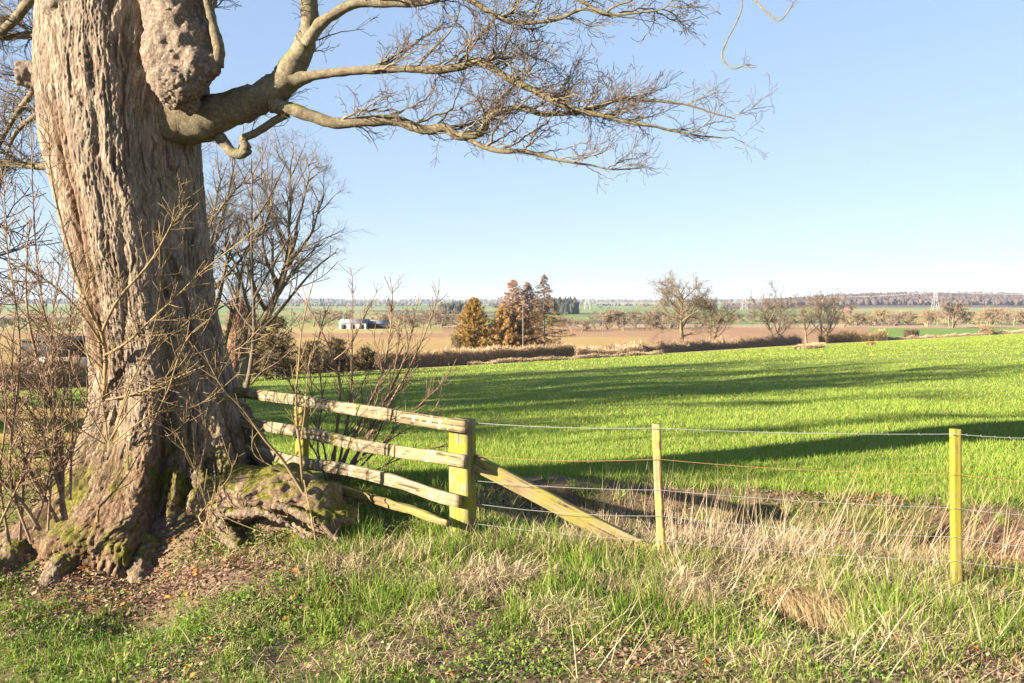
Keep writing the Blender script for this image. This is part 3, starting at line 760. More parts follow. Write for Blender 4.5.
def addlimb(PR, spec=None, bias=None, dens=1.0, seed=0, label=None, t0=0):
    global FIRST
    P, r = PR; v, q = limbmesh('limb', P, r, 14, seed); FIRST = Tubes(); T = None
    if spec is not None:
        k = int(t0 * len(P)); T = spread(P[k:], r[k:], spec, bias, dens)
        if FIRST.n: fv, fq = FIRST.arrays(); q = np.concatenate([q, fq + len(v)]); v = np.concatenate([v, fv])
    FIRST = None
    o = mesh('limb', v, q, None, M['limb'], tree, smooth=True)
    if label: o['label'] = label
    if T is not None:
        if T.n:
            V_, Q_ = T.arrays(); t = mesh('twigs', V_, Q_, None, M['twig'], o, smooth=True)
            tag(t, kind='stuff')
addlimb(l_main, twl, BI, .8, 1, 'thick crooked main limb reaching right from the trunk', .35)
addlimb(l_a, tw, BI, .8, 2, t0=.2)
addlimb(l_b, tw, BI, 1.2, 3, t0=.1)
addlimb(l_c, tw, BI, 1.05, 4, t0=.06)
addlimb(l_c2, tw, BI, .8, 5, t0=.1)
addlimb(l_d, twl, BI, .8, 6, t0=.5)
addlimb(l_e, tw, BI, .9, 7, t0=.2)
addlimb(l_e2, tw, BI, .7, 8, t0=.3)
tf = [(22, .17, .8, -.02, .25, .35, .70, 5, 4), (16, .07, .7, 0, .2, .2, .1, 3, 3)]
addlimb(l_f, tf, None, 1, 9, 'thin twig hanging down from above with a hooked tip', .35)
addlimb(l_g, tf, None, 1.2, 10, t0=.4)
addlimb(l_h, twl, np.array([1., 0, .1]), 1.2, 11, 'smooth young branch sprouting upward from the burr', .2)
LB = np.array([-.7, .1, -.1])
addlimb(l_i, twl, LB, 2.6, 12); addlimb(l_j, twl, LB, 2.8, 13); addlimb(l_k, twl, LB, 2.8, 14)
l_m = limb([(66, 52), (40, 84), (14, 118), (-8, 160), (-24, 210), (-60, 262)], [.06, .04, .03, .024, .018, .01], 9.8, 10.4, 50, seed=41)
l_n = limb([(62, 96), (40, 112), (14, 136), (2, 176), (-6, 226)], [.05, .03, .022, .016, .008], 9.8, 10.2, 50, seed=43)
addlimb(l_m, twl, LB, 2.6, 16); addlimb(l_n, twl, LB, 2.4, 17); addlimb(l_l, twl, BI, .9, 15)
# the crown above the picture (it throws the streaks of shade over the field)
RM0 = RMIN; RMIN = .018
top = np.array([cx[-1], TY, zv[-1]])
cs = [(.9, 2.6, .6, .05, .13, .05, .2, 8, 5), (1.6, 1.4, .6, .04, .16, .1, .2, 6, 4), (3.2, .7, .65, .03, .2, .15, .15, 5, 3), (5, .32, .7, .02, .2, .2, .1, 4, 3)]
for a in range(6):
    an = a * 1.05 + .3; d = np.array([math.cos(an) * .62, math.sin(an) * .62, .8])
    P = walk(top + d * .25 - np.array([0, 0, .4]), d, 7.0, 14, rng, .10, .03)
    r = np.linspace(.34, .05, 15); v, q = limbmesh('limb', P, r, 12, a)
    o = mesh('limb', v, q, None, M['limb'], tree, smooth=True)
    T = Tubes(); ramify(T, P, .34, .05, cs, 0, rng)
    V_, Q_ = T.arrays(); t = mesh('twigs', V_, Q_, None, M['twig'], o, smooth=True); tag(t, kind='stuff')
RMIN = RM0

# ------------------------------------------------------------------ fences
EP = (-.38, 7.32); TP = (-3.04, 8.8)
rd = np.array([TP[0] - EP[0], TP[1] - EP[1], 0]); rd /= np.linalg.norm(rd); rn = np.array([rd[1], -rd[0], 0]); rn = rn if rn[1] < 0 else -rn
def part(name, VQT, m, root, label=None, smooth=False):
    o = mesh(name, VQT[0], VQT[1], VQT[2], m, root, smooth=smooth)
    la = o.data.attributes.new('Loc', 'FLOAT_VECTOR', 'POINT'); la.data.foreach_set('vector', VQT[3].astype(np.float32).ravel())
    if label: o['label'] = label
    return o
c = pix(462, 520, 7.4); c[2] = gz(c[0], c[1])
rf = empty('rail_fence', tuple(c), 'weathered rail fence running from the big trunk to a thick green post', 'fence')
def vpost(px, ptop, Y, w, t, nrm, m, root, label=None, depth=.35, seed=0, lean=(0, 0)):
    a = pix(px, ptop, Y); b = a.copy(); b[2] = gz(a[0], a[1]) - depth; b[0] += lean[0]; b[1] += lean[1]
    return part('post', plank(b, a, w, t, nrm, .004, 24, seed, .006), m, root, label)
vpost(462.5, 419, 7.42, .205, .15, rn, M['post_green'], rf, 'thick square end post covered in bright green algae', seed=1)
vpost(301, 396, 8.32, .115, .09, rn, M['post_yellow'], rf, 'thinner middle post standing behind the rails', seed=2)
def rail(p0, Y0, p1, Y1, w, t, m, seed, label=None, warp=.012, rough=.006, taper=1.):
    return part('rail', plank(pix(*p0, Y0), pix(*p1, Y1), w, t, rn, rough, 60, seed, warp, taper), m, rf, label)
rail((466, 424.5), 7.22, (212, 390), 8.78, .104, .042, M['rail'], 3, 'top rail', .018, .010)
rail((466, 463), 7.22, (214, 418), 8.75, .112, .042, M['rail'], 4, 'middle rail', .02, .010)
rail((461, 498), 7.22, (216, 440), 8.72, .104, .042, M['rail'], 5, 'lower rail', .03, .011)
rail((450, 519), 7.2, (318, 486), 7.95, .06, .045, M['rail_old'], 6, 'rotten broken lowest rail sagging to the ground', .04, .026, 1.4)
tb = Tubes()
# left fence
c = pix(32, 475, 8.6); c[2] = gz(c[0], c[1])
lf = empty('rail_fence', tuple(c), 'yellowish rail fence seen through bare shrubs to the left of the big trunk', 'fence')
for py, s in ((414, 1), (438, 2), (462, 3)):
    part('rail', plank(pix(-120, py + 2, 8.4), pix(98, py, 8.7), .105, .045, (0, -1, 0), .005, 40, s + 10, .01), M['rail_yel'], lf)
for px in (31, -80):
    a = pix(px, 406, 8.65); b = a.copy(); b[2] = gz(a[0], a[1]) - .3
    part('post', plank(b, a, .13, .1, (0, -1, 0), .004, 20, px, .005), M['post_green'], lf)
# wire fence
c = pix(660, 560, 7.0); c[2] = gz(c[0], c[1])
wf = empty('wire_fence', tuple(c), 'wire stock fence on two thin wooden stakes along the verge', 'fence')
a = pix(656, 424, 7.02); b = pix(664, 600, 7.0); part('post', plank(b, a, .068, .066, (-.2, -1, 0), .003, 24, 21, .004), M['post_grey'], wf, 'brown weathered stake leaning slightly left')
a = pix(955.5, 429, 6.62); b = pix(956.5, 640, 6.6); part('post', plank(b, a, .072, .068, (0, -1, 0), .003, 24, 22, .003), M['post_yellow'], wf, 'bright yellow green stake')
part('brace', plank(pix(473, 462, 7.42), pix(655, 556, 7.12), .14, .07, (-.2, -1, 0), .005, 40, 23, .008), M['brace'], wf, 'long sloping timber strut propping the end post')
wy = [((478, 423), (656, 428), (955, 434), (1100, 438)), ((478, 456), (657, 459), (955, 474), (1100, 482)), ((478, 481), (659, 490), (955, 508), (1100, 518)), ((478, 504), (661, 516), (955, 537), (1100, 549)), ((478, 524), (662, 541), (955, 561), (1100, 574))]
for k, w4 in enumerate(wy):
    T = Tubes(); P = []
    Ys = (7.3, 6.96, 6.56, 6.36)
    for s in range(3):
        A_, B_ = pix(*w4[s], Ys[s]), pix(*w4[s + 1], Ys[s + 1])
        for f in np.linspace(0, 1, 41)[:-1]:
            p = A_ + (B_ - A_) * f; p[2] -= .018 * 4 * f * (1 - f) * (1 + .6 * (k % 2)); P.append(p)
    P.append(B_); P = np.array(P)
    T.add(P, .0019 if k else .0023, 5)
    if k == 0:
        for q in range(3, 118, 4):
            t = norm(P[q + 1] - P[q]); x = P[q] + (P[q + 1] - P[q]) * .5
            for s_ in (1, -1):
                v_ = norm(np.cross(t, [0, s_ * .6, 1.])); T.add(np.array([x - v_ * .013 + t * .004 * s_, x + v_ * .013 - t * .004 * s_]), .0017, 4)
    o = T.build('wire', M['rust'] if k == 1 else M['wire'], wf)
    if k == 0: o['label'] = 'top strand of barbed wire'
    if k == 1: o['label'] = 'rusty second strand'

# ------------------------------------------------------------------ shrubs and saplings near by
def stemtree(name, label, stems, mt, cat='shrub', spec=None, group=None, rmin=.0025, seed=0, dens=1.0, bias=None):
    """stems: (list of (px,py), Y0, Y1, r0, r1)"""
    global RMIN
    RMIN = rmin; rg = np.random.default_rng(seed)
    p0 = stems[0][0][0]; b = pix(*p0, stems[0][1])
    r_ = empty(name, tuple(b), label, cat, group); o = None
    for (pts, Y0, Y1, r0, r1) in stems:
        n = 7 * len(pts); P, r = limb(pts, [r0, r1], Y0, Y1, n, 6, .012, rg.integers(99))
        r = np.linspace(r0, r1, n)
        T = Tubes(); T.add(P, r, 7)
        if spec:
            s = [(spec[0][0] * dens,) + spec[0][1:]] + spec[1:]; ramify(T, P, r0, r1, s, 0, rg, bias)
        T.build('stem', mt, r_)
    RMIN = .0026
    return r_
sp1 = [(13, .42, .75, .05, .07, .03, .15, 6, 4), (10, .15, .8, .04, .1, .05, .2, 4, 3)]
sp2 = [(8, .30, .6, .06, .06, .02, .25, 5, 4), (9, .10, .8, .04, .1, .05, .25, 3, 3)]
stemtree('sapling', 'yellow barked sapling growing up the front left of the big trunk', [
    ([(106, 436), (104, 400), (106, 360), (102, 330)], 8.2, 7.8, .024, .02), ([(102, 334), (84, 296), (66, 240), (52, 180), (48, 120)], 7.8, 7.5, .018, .004),
    ([(102, 332), (118, 300), (150, 262), (178, 212), (186, 186)], 7.8, 7.5, .016, .003), ([(104, 356), (130, 340), (166, 306), (214, 262), (268, 222)], 7.9, 7.4, .014, .003), ([(103, 345), (70, 300), (30, 270), (-10, 250)], 7.85, 7.4, .014, .003),
    ([(106, 400), (140, 392), (190, 372), (236, 350), (262, 326)], 8.05, 7.3, .010, .003), ([(106, 372), (60, 330), (20, 300), (-30, 280)], 8.0, 7.6, .012, .003)], M['shoot'], 'sapling', sp1, seed=1, dens=1.5)
stemtree('bare_shrub', 'dense bare twiggy shrub at the far left foot of the big trunk', [
    ([(62, 520), (60, 440), (40, 370), (26, 300), (30, 220)], 7.15, 7.0, .022, .004), ([(66, 520), (56, 450), (64, 380), (40, 290), (30, 130)], 7.15, 7.0, .02, .003), ([(58, 522), (30, 470), (8, 420), (-6, 340)], 7.1, 6.9, .018, .004),
    ([(40, 530), (20, 500), (-10, 470), (-40, 440)], 7.0, 6.8, .02, .005), ([(70, 500), (72, 420), (70, 340), (76, 240)], 7.1, 7.0, .013, .003), ([(60, 490), (36, 420), (0, 380), (-40, 350)], 7.1, 6.9, .014, .003),
    ([(20, 540), (24, 460), (12, 380), (18, 290)], 7.05, 6.9, .013, .003), ([(10, 545), (0, 480), (6, 400), (-10, 300)], 7.0, 6.8, .013, .003), ([(64, 470), (84, 420), (96, 400), (140, 380)], 7.1, 6.8, .009, .003),
    ([(34, 530), (50, 470), (44, 400), (60, 320)], 7.0, 6.9, .011, .003), ([(-10, 545), (16, 490), (36, 450), (60, 400)], 6.95, 6.8, .012, .003), ([(30, 540), (10, 470), (20, 350), (8, 250), (4, 180)], 6.95, 6.85, .012, .003), ([(48, 530), (54, 420), (52, 330), (66, 230)], 7.0, 6.9, .011, .003)], M['shoot_red'], 'shrub', sp1, seed=2, dens=2.2)
stemtree('sucker_shoot', 'curved yellow shoot hooking out of the lit trunk base', [([(98, 522), (99, 508), (108, 498), (130, 470), (150, 430), (170, 384), (186, 340), (210, 318)], 7.35, 7.0, .012, .003)], M['shoot'], 'shoot', sp2, seed=3, dens=.8)
stemtree('sucker_shoot', 'fine arching shoots in front of the shaded side of the trunk', [
    ([(200, 470), (214, 400), (228, 350), (260, 300), (296, 250)], 7.7, 7.3, .007, .002), ([(196, 470), (190, 400), (178, 340), (160, 300)], 7.7, 7.3, .006, .002), ([(205, 520), (196, 480), (206, 440), (198, 400)], 7.5, 7.3, .005, .002), ([(212, 545), (205, 500), (180, 440), (150, 420)], 7.25, 7.1, .005, .002), ([(198, 545), (214, 500), (232, 470), (222, 450)], 7.25, 7.15, .004, .002)], M['shoot'], 'shoots', sp2, seed=4, dens=1.4)
stemtree('sucker_shoot', 'spray of pale thin shoots fanning across the middle of the big trunk', [
    ([(112, 440), (128, 390), (150, 340), (160, 290), (158, 236)], 7.7, 7.4, .009, .002), ([(110, 440), (130, 410), (170, 372), (204, 330), (226, 268)], 7.7, 7.3, .009, .002), ([(108, 440), (100, 390), (82, 330), (90, 270), (120, 210)], 7.7, 7.4, .008, .002), ([(114, 442), (150, 416), (200, 404), (240, 372)], 7.7, 7.2, .007, .002),
    ([(112, 440), (140, 370), (190, 320), (240, 296)], 7.7, 7.3, .008, .002), ([(106, 442), (84, 400), (70, 350), (84, 300), (100, 262)], 7.7, 7.5, .007, .002), ([(116, 444), (140, 430), (166, 436), (190, 418)], 7.6, 7.2, .006, .002), ([(104, 444), (70, 420), (40, 372), (24, 330)], 7.7, 7.4, .008, .002)], M['shoot'], 'shoots', sp2, seed=14, dens=1.6)
stemtree('sapling', 'young forked sapling on the mossy root bank in front of the rails', [
    ([(303, 492), (284, 462), (262, 436), (242, 408), (222, 388), (204, 352)], 7.3, 6.9, .016, .003), ([(303, 492), (300, 450), (296, 410), (298, 370), (304, 320), (316, 270)], 7.3, 7.1, .015, .003), ([(301, 440), (305, 410), (308, 370), (316, 330)], 7.2, 7.2, .007, .002), ([(300, 480), (270, 465), (255, 455), (252, 442), (258, 432)], 7.3, 7.2, .007, .003), ([(304, 480), (312, 520), (318, 556)], 7.2, 6.9, .007, .006)], M['shoot'], 'sapling', sp2, seed=5)
stemtree('bare_shrub', 'many stemmed bare shrub growing behind the middle of the rail fence', [
    ([(332, 494), (360, 450), (392, 400), (420, 345), (440, 290)], 8.9, 8.8, .022, .004), ([(330, 494), (336, 440), (340, 390), (334, 360), (316, 320), (288, 280)], 8.9, 8.7, .02, .004), ([(334, 494), (352, 440), (380, 380), (390, 330), (392, 288)], 8.9, 8.8, .018, .004), ([(332, 494), (344, 440), (352, 390), (352, 330), (353, 276)], 8.9, 8.8, .018, .003),
    ([(336, 492), (370, 430), (400, 370), (412, 330), (420, 292)], 8.9, 8.9, .015, .003), ([(336, 494), (376, 450), (412, 412), (438, 388), (450, 372)], 8.9, 8.8, .012, .003), ([(334, 360), (350, 346), (364, 318), (378, 290)], 8.75, 8.8, .010, .003), ([(330, 490), (322, 440), (300, 400), (284, 372)], 8.9, 8.8, .012, .003), ([(334, 494), (384, 466), (420, 452), (446, 446)], 8.9, 8.8, .009, .003), ([(332, 494), (318, 450), (322, 400), (318, 350), (326, 310)], 8.9, 8.9, .011, .003), ([(338, 494), (366, 440), (380, 410), (404, 384), (416, 360)], 9.0, 9.1, .011, .003), ([(330, 494), (346, 452), (372, 412), (382, 372), (372, 330)], 8.9, 8.8, .012, .003), ([(334, 494), (320, 462), (306, 430), (312, 392), (300, 350)], 8.8, 8.7, .010, .003), ([(336, 494), (356, 462), (396, 436), (424, 420), (440, 400)], 8.8, 8.7, .009, .003), ([(328, 494), (334, 450), (362, 420), (364, 380), (400, 340)], 9.0, 8.9, .010, .003), ([(334, 494), (350, 470), (380, 430), (396, 360), (404, 318)], 8.95, 8.85, .011, .003)], M['shoot_red'], 'shrub', sp2, seed=6, dens=3.0)
stemtree('young_tree', 'slender dark young tree with a dead straight stem just right of the big trunk', [
    ([(243, 402), (250, 370), (254, 330), (252, 260), (252, 200), (252, 158)], 12, 12, .04, .006), ([(256, 338), (280, 310), (312, 272), (336, 252)], 12, 11.8, .03, .006), ([(253, 300), (270, 270), (290, 236), (300, 218)], 12, 11.8, .022, .005), ([(252, 222), (264, 206), (278, 180), (288, 160)], 12, 12, .016, .005), ([(250, 385), (262, 372), (278, 362), (296, 345)], 12, 12, .018, .006), ([(254, 330), (238, 310), (226, 280), (218, 262)], 12, 12.2, .02, .005)], M['twig'], 'tree', [(3, .9, .7, .07, .06, .03, .1, 6, 4), (5, .3, .7, .05, .1, .05, .2, 4, 3)], seed=7, rmin=.005)

# ------------------------------------------------------------------ verge: grass, straw, weeds, litter
rng = np.random.default_rng(5)
def scatter(n, x0, x1, y0, y1):
    x = rng.uniform(x0, x1, n); y = rng.uniform(y0, y1, n)
    return x, y
def gsurf(x, y):
    p = np.stack([x, y, 0 * x], 1)
    return G(x, y) + (fbm(p * 2.2, 4, 40) * .05 + fbm(p * 9, 2, 44) * .018) * (1 - sstep(10, 12, y))
def blade_dirs(n, lean, vec=(0, 0)):
    return np.stack([rng.normal(vec[0], lean, n), rng.normal(vec[1], lean, n), np.ones(n)], 1)
def cvar(n, a, b, v=.15):
    t = rng.random(n)[:, None]; return (np.array(a) * (1 - t) + np.array(b) * t) * rng.uniform(1 - v, 1 + v, n)[:, None]
tree_xy = np.array([-3.5, 8.0])
def litter_zone(x, y): return np.exp(-(((x + 2.7) / 1.25) ** 2 + ((y - 6.75) / .38) ** 2))
def near_trunk(x, y): return ((x + 3.6) / 1.15) ** 2 + ((y - 8.1) / 1.15) ** 2 < 1
# lush blades
nt_ = 27000; tx, ty = scatter(nt_, -6.2, 5.6, 3.6, 9.6); p = np.stack([tx, ty, 0 * tx], 1)
dn = fbm(p * 1.1, 3, 80) * .6 + fbm(p * 4, 2, 82) * .6
tall = sstep(-.7, .1, ty - (5.95 - .08 * tx)) * sstep(-2.2, -1.2, tx)        # longer grass up to the fences
keep = rng.random(nt_) < np.clip(.60 + dn * 1.4 + .2 * tall, .2, 1)
keep &= rng.random(nt_) > litter_zone(tx, ty)
keep &= ~near_trunk(tx, ty) & (np.abs(tx) < .68 * ty + .5)
keep &= (rng.random(nt_) > .8 * sstep(7.6, 8.2, ty + .16 * tx) * (tx > -.5))
tx, ty, tall, dn = tx[keep], ty[keep], tall[keep], dn[keep]; nt_ = len(tx)
kb = 13; idx = np.repeat(np.arange(nt_), kb); n = len(idx)
tr_ = rng.uniform(.012, .05, nt_); ox, oy = rng.normal(0, 1, n) * tr_[idx], rng.normal(0, 1, n) * tr_[idx]
x, y = tx[idx] + ox, ty[idx] + oy; tall, dn = tall[idx], dn[idx]; tf_ = rng.uniform(.45, 1.5, nt_)[idx]
L = (rng.uniform(.04, .105, n) * (1 + .7 * dn)) * (1 + 1.9 * tall * rng.uniform(.3, 1.1, n)) * tf_
P = np.stack([x, y, gsurf(x, y) - .01], 1)
tint = rng.random(nt_)[idx][:, None]
colg = (np.array((.085, .17, .010)) * (1 - tint) + np.array((.20, .30, .03)) * tint) * rng.uniform(.75, 1.2, n)[:, None]
dry = rng.random(n) < .12 + .15 * sstep(0, 1.5, x) + .35 * (rng.random(nt_) < .13)[idx]; colg[dry] = cvar(dry.sum(), (.30, .25, .11), (.46, .37, .19))
D_ = blade_dirs(n, .22); D_[:, 0] += ox * 9; D_[:, 1] += oy * 9
V1, Q1, C1 = ribbons(P, D_, L, rng.uniform(.1, .6, n), rng.uniform(.004, .0075, n), colg, 3, rng=rng)
tag(mesh('grass', V1, Q1, None, M['grass'], None, col=C1), 'green grass of the verge growing up to the fences', 'grass', kind='stuff')
# clover-like weeds
n = 120000; x, y = scatter(n, -6.2, 5.6, 3.6, 7.6); p = np.stack([x, y, 0 * x], 1)
k1 = fbm(p * 1.5 + 9, 3, 85)
keep = (rng.random(n) < np.clip(.45 + k1 * 1.2 + .35 * np.exp(-(((x + 1.5) / .9) ** 2 + ((y - 6.3) / .5) ** 2)), 0, 1)) & (np.abs(x) < .68 * y + .5) & ~near_trunk(x, y) & (rng.random(n) > .7 * litter_zone(x, y)) & ((y < 6.6) | (x < -.6))
x, y = x[keep], y[keep]; n = len(x)
P = np.stack([x, y, gsurf(x, y) + rng.uniform(.01, .06, n)], 1)
V1, T1, C1 = leaves(P, rng.uniform(.012, .03, n), cvar(n, (.07, .14, .02), (.20, .30, .05)), rng, .55)
tag(mesh('weeds', V1, None, T1, M['grass'], None, col=C1), 'low leafy weeds among the grass of the verge', 'weeds', kind='stuff')
# dead leaves
n = 260000; x, y = scatter(n, -6.2, 5.6, 3.6, 9.4); p = np.stack([x, y, 0 * x], 1); k1 = fbm(p * 1.3 + 3, 3, 88)
keep = (rng.random(n) < np.clip(.12 + .5 * k1 + .9 * np.exp(-(((x + 2.9) / 1.4) ** 2 + ((y - 7.0) / .65) ** 2)), .03, 1)) & (np.abs(x) < .68 * y + .5)
x, y = x[keep], y[keep]; n = len(x)
P = np.stack([x, y, gsurf(x, y) + rng.uniform(.0, .035, n)], 1)
cl = cvar(n, (.12, .07, .048), (.32, .205, .135)); o_ = rng.random(n) < .03; cl[o_] = cvar(o_.sum(), (.38, .10, .02), (.55, .20, .05)); pal = rng.random(n) < .08; cl[pal] = cvar(pal.sum(), (.3, .22, .14), (.38, .29, .19))
sz = rng.uniform(.009, .04, n); sz[o_] *= 1.5
V1, T1, C1 = leaves(P, sz, cl, rng, .5)
tag(mesh('dead_leaves', V1, None, T1, M['litter'], None, col=C1), 'brown and orange dead leaves scattered over the verge and below the trunk', 'leaves', kind='stuff')

# dry straw in clumps
SV, SQ, SC, soff = [], [], [], 0
def straw(c, sp, n, L, lean, droop, spreadd=.35, col=((.34, .25, .14), (.55, .45, .28)), w=.0045, zoff=0.0):
    global soff
    cx_, cy_ = c; x = rng.normal(cx_, sp[0], n); y = rng.normal(cy_, sp[1], n)
    P = np.stack([x, y, gsurf(x, y) + zoff], 1); LL = L * rng.uniform(.45, 1.15, n)
    v, q, cc = ribbons(P, blade_dirs(n, spreadd, lean), LL, droop * rng.uniform(.5, 1.4, n), rng.uniform(.7, 1.4, n) * w, cvar(n, *col), 5, rng=rng)
    SV.append(v); SQ.append(q + soff); SC.append(cc); soff += len(v)
PINK = ((.34, .245, .155), (.56, .44, .30)); RED = ((.20, .105, .06), (.38, .22, .13))
def at(px, py, Y): return pix(px, py, Y)[:2]
for px in range(660, 960, 22):                                    # straw bank behind and under the wire, between the stakes
    straw(at(px, 545, 7.35 + rng.normal(0, .12)), (.14, .2), 230, .52 if px < 820 else .36, (.25, .02), .45, .38, PINK)
for px in range(540, 660, 20): straw(at(px, 545, 7.25), (.12, .15), 170, .42, (.2, .0), .5, .5)
for px in range(480, 570, 18): straw(at(px, 535, 7.2), (.1, .14), 130, .36, (-.4, -.2), .6, .5)
for px in range(780, 1090, 14): straw(at(px, 520, 7.9 + rng.normal(0, .3)), (.12, .25), 15, .98, (.42, .05), .14, .2, ((.26, .16, .10), (.46, .33, .21)), .006)   # tall stems leaning right
for px in range(600, 800, 20): straw(at(px, 510, 8.0), (.12, .2), 26, .85, (.12, 0), .1, .18, PINK, .0045)
for px in range(500, 780, 16): straw(at(px, 508, 8.3 + rng.normal(0, .25)), (.14, .22), 90, .42, (.1, .0), .5, .5, ((.30, .21, .13), (.52, .40, .26)))
for px in range(820, 1080, 12): straw(at(px, 530, 7.7 + rng.normal(0, .3)), (.16, .3), 170, .42, (.1, .0), .5, .8, RED, .009)     # brown bracken tangle
for px in range(690, 960, 16): straw(at(px, 580, 6.75), (.14, .14), 210, .36, (.1, -.45), .75, .5)                             # mat hanging over the lip
PALE = ((.36, .27, .16), (.60, .48, .31))
straw(at(690, 605, 6.35), (.13, .12), 1300, .46, (0, -.4), .75, .5, PALE, .0055)
straw(at(795, 606, 6.35), (.17, .07), 1500, .40, (.05, -.75), 1.0, .3, ((.38, .26, .13), (.60, .45, .25)), .0055)
straw(at(838, 604, 6.35), (.1, .06), 600, .34, (.05, -.75), 1.0, .3)
straw(at(470, 615, 6.3), (.18, .08), 900, .52, (-.15, -.3), .85, .7, PALE, .0055); straw(at(505, 600, 6.5), (.14, .08), 500, .5, (.6, -.2), .75, .5, PALE, .0055)
straw(at(565, 640, 5.9), (.14, .08), 700, .40, (.3, -.2), .75, .7, PALE, .0055); straw(at(350, 600, 6.5), (.22, .1), 500, .32, (0, -.1), .7, .7); straw(at(400, 570, 6.8), (.2, .12), 400, .40, (0, 0), .5, .6)
straw(at(430, 640, 5.9), (.12, .07), 450, .30, (-.2, -.3), .8, .7, PALE); straw(at(620, 600, 6.4), (.12, .1), 350, .36, (.2, -.2), .7, .6)
straw(at(245, 630, 5.95), (.10, .06), 600, .21, (-.1, -.3), .8, .7, ((.28, .25, .10), (.46, .38, .2)))
straw(at(900, 640, 5.7), (.35, .14), 1000, .38, (.3, -.2), .7, .8); straw(at(780, 665, 5.3), (.4, .1), 700, .24, (.2, -.1), .7, .9); straw(at(960, 610, 6.3), (.25, .1), 700, .34, (.1, -.2), .7, .8); straw(at(1010, 640, 5.8), (.2, .2), 500, .32, (0, 0), .7, .8)
for px in range(210, 350, 14): straw(at(px, 556, 6.95), (.08, .08), 40, .22, (.1, -.2), .6, .6, ((.16, .22, .03), (.40, .33, .16)))
for _ in range(60): straw((rng.uniform(-2, 4.5), rng.uniform(4.2, 7)), (.08, .06), 45, .22, (rng.normal(0, .3), -.2), .7, .7)
for _ in range(25): straw((rng.uniform(.5, 4.2), rng.uniform(4.6, 6.6)), (.15, .1), 5, .6, (rng.normal(.3, .4), -.1), .25, .3, ((.42, .33, .2), (.6, .5, .34)), .005)
n = 16000; x, y = scatter(n, -6, 5.4, 3.6, 8); keep = (np.abs(x) < .68 * y + .5) & ~near_trunk(x, y); x, y = x[keep], y[keep]; n = len(x)      # fallen bits of straw lying flat
v, q, cc = ribbons(np.stack([x, y, gsurf(x, y) + rng.uniform(.005, .05, n)], 1), np.stack([rng.normal(0, 1, n), rng.normal(0, 1, n), rng.normal(.05, .22, n)], 1), rng.uniform(.05, .22, n), np.full(n, .05), rng.uniform(.003, .006, n), cvar(n, (.24, .17, .10), (.52, .42, .27)), 5, rng=rng)
SV.append(v); SQ.append(q + soff); SC.append(cc); soff += len(v)
tag(mesh('dry_grass', np.concatenate(SV), np.concatenate(SQ), None, M['straw'], None, col=np.concatenate(SC)), 'pale dry straw and dead stems in tufts along the wire fence and ditch', 'dry grass', kind='stuff')

# young crop: blades over the field, thinning with distance
n = 420000
u = rng.random(n); y = (9.4 ** -.7 + u * (75 ** -.7 - 9.4 ** -.7)) ** (-1 / .7)
x = rng.uniform(-.72, .72, n) * (y + 1)
keep = (y + .16 * np.clip(x, -4, 8) + .3 * vnoise(np.stack([x * 2, y * 2, 0 * x], 1), 4) > 9.9) & ~((x < -2.6) & (y < 10.4))
x, y = x[keep], y[keep]; n = len(x); p = np.stack([x, y, 0 * x], 1)
L = rng.uniform(.07, .15, n) * (1 + .35 * fbm(p * .5, 2, 6)); wd = .007 * np.clip(y / 12, 1, 4)
zz = G(x, y) + fbm(p * .25, 2, 50) * .10 * sstep(11, 16, y) * (1 - sstep(60, 90, y))
colc = cvar(n, (.145, .23, .024), (.245, .325, .046)) * (1 + .26 * fbm(p * .35, 4, 12)[:, None])
d_ = rng.random(n) < .06; colc[d_] = cvar(d_.sum(), (.3, .27, .1), (.4, .34, .16))
V1, Q1, C1 = ribbons(np.stack([x, y, zz - .01], 1), blade_dirs(n, .35), L, rng.uniform(.1, .6, n), wd, colc, 2, rng=rng)
n = 170000; y = np.sqrt(rng.uniform(55 ** 2, 190 ** 2, n)); x = rng.uniform(-.66, .66, n) * y
ed = np.interp(x / y, [-.6, -.5, -.36, -.07, .22, .6], [66, 70, 86, 100, 135, 185]); keep = (y < ed * .985) & (rng.random(n) < sstep(50, 80, y)); x, y = x[keep], y[keep]; n = len(x); p = np.stack([x, y, 0 * x], 1)
zz = G(x, y) + fbm(p * .25, 2, 50) * .10 * sstep(11, 16, y) * (1 - sstep(60, 90, y))
V2, Q2, C2 = ribbons(np.stack([x, y, zz - .02], 1), blade_dirs(n, .35), rng.uniform(.10, .24, n), rng.uniform(.1, .5, n), rng.uniform(.06, .14, n), cvar(n, (.155, .23, .024), (.265, .33, .048)) * (1 + .18 * fbm(p * .12, 3, 12)[:, None]), 1, rng=rng)
Q1 = np.concatenate([Q1, Q2 + len(V1)]); V1 = np.concatenate([V1, V2]); C1 = np.concatenate([C1, C2])
tag(mesh('crop', V1, Q1, None, M['grass'], None, col=C1), 'short green blades of the young crop covering the field', 'crop', kind='stuff')

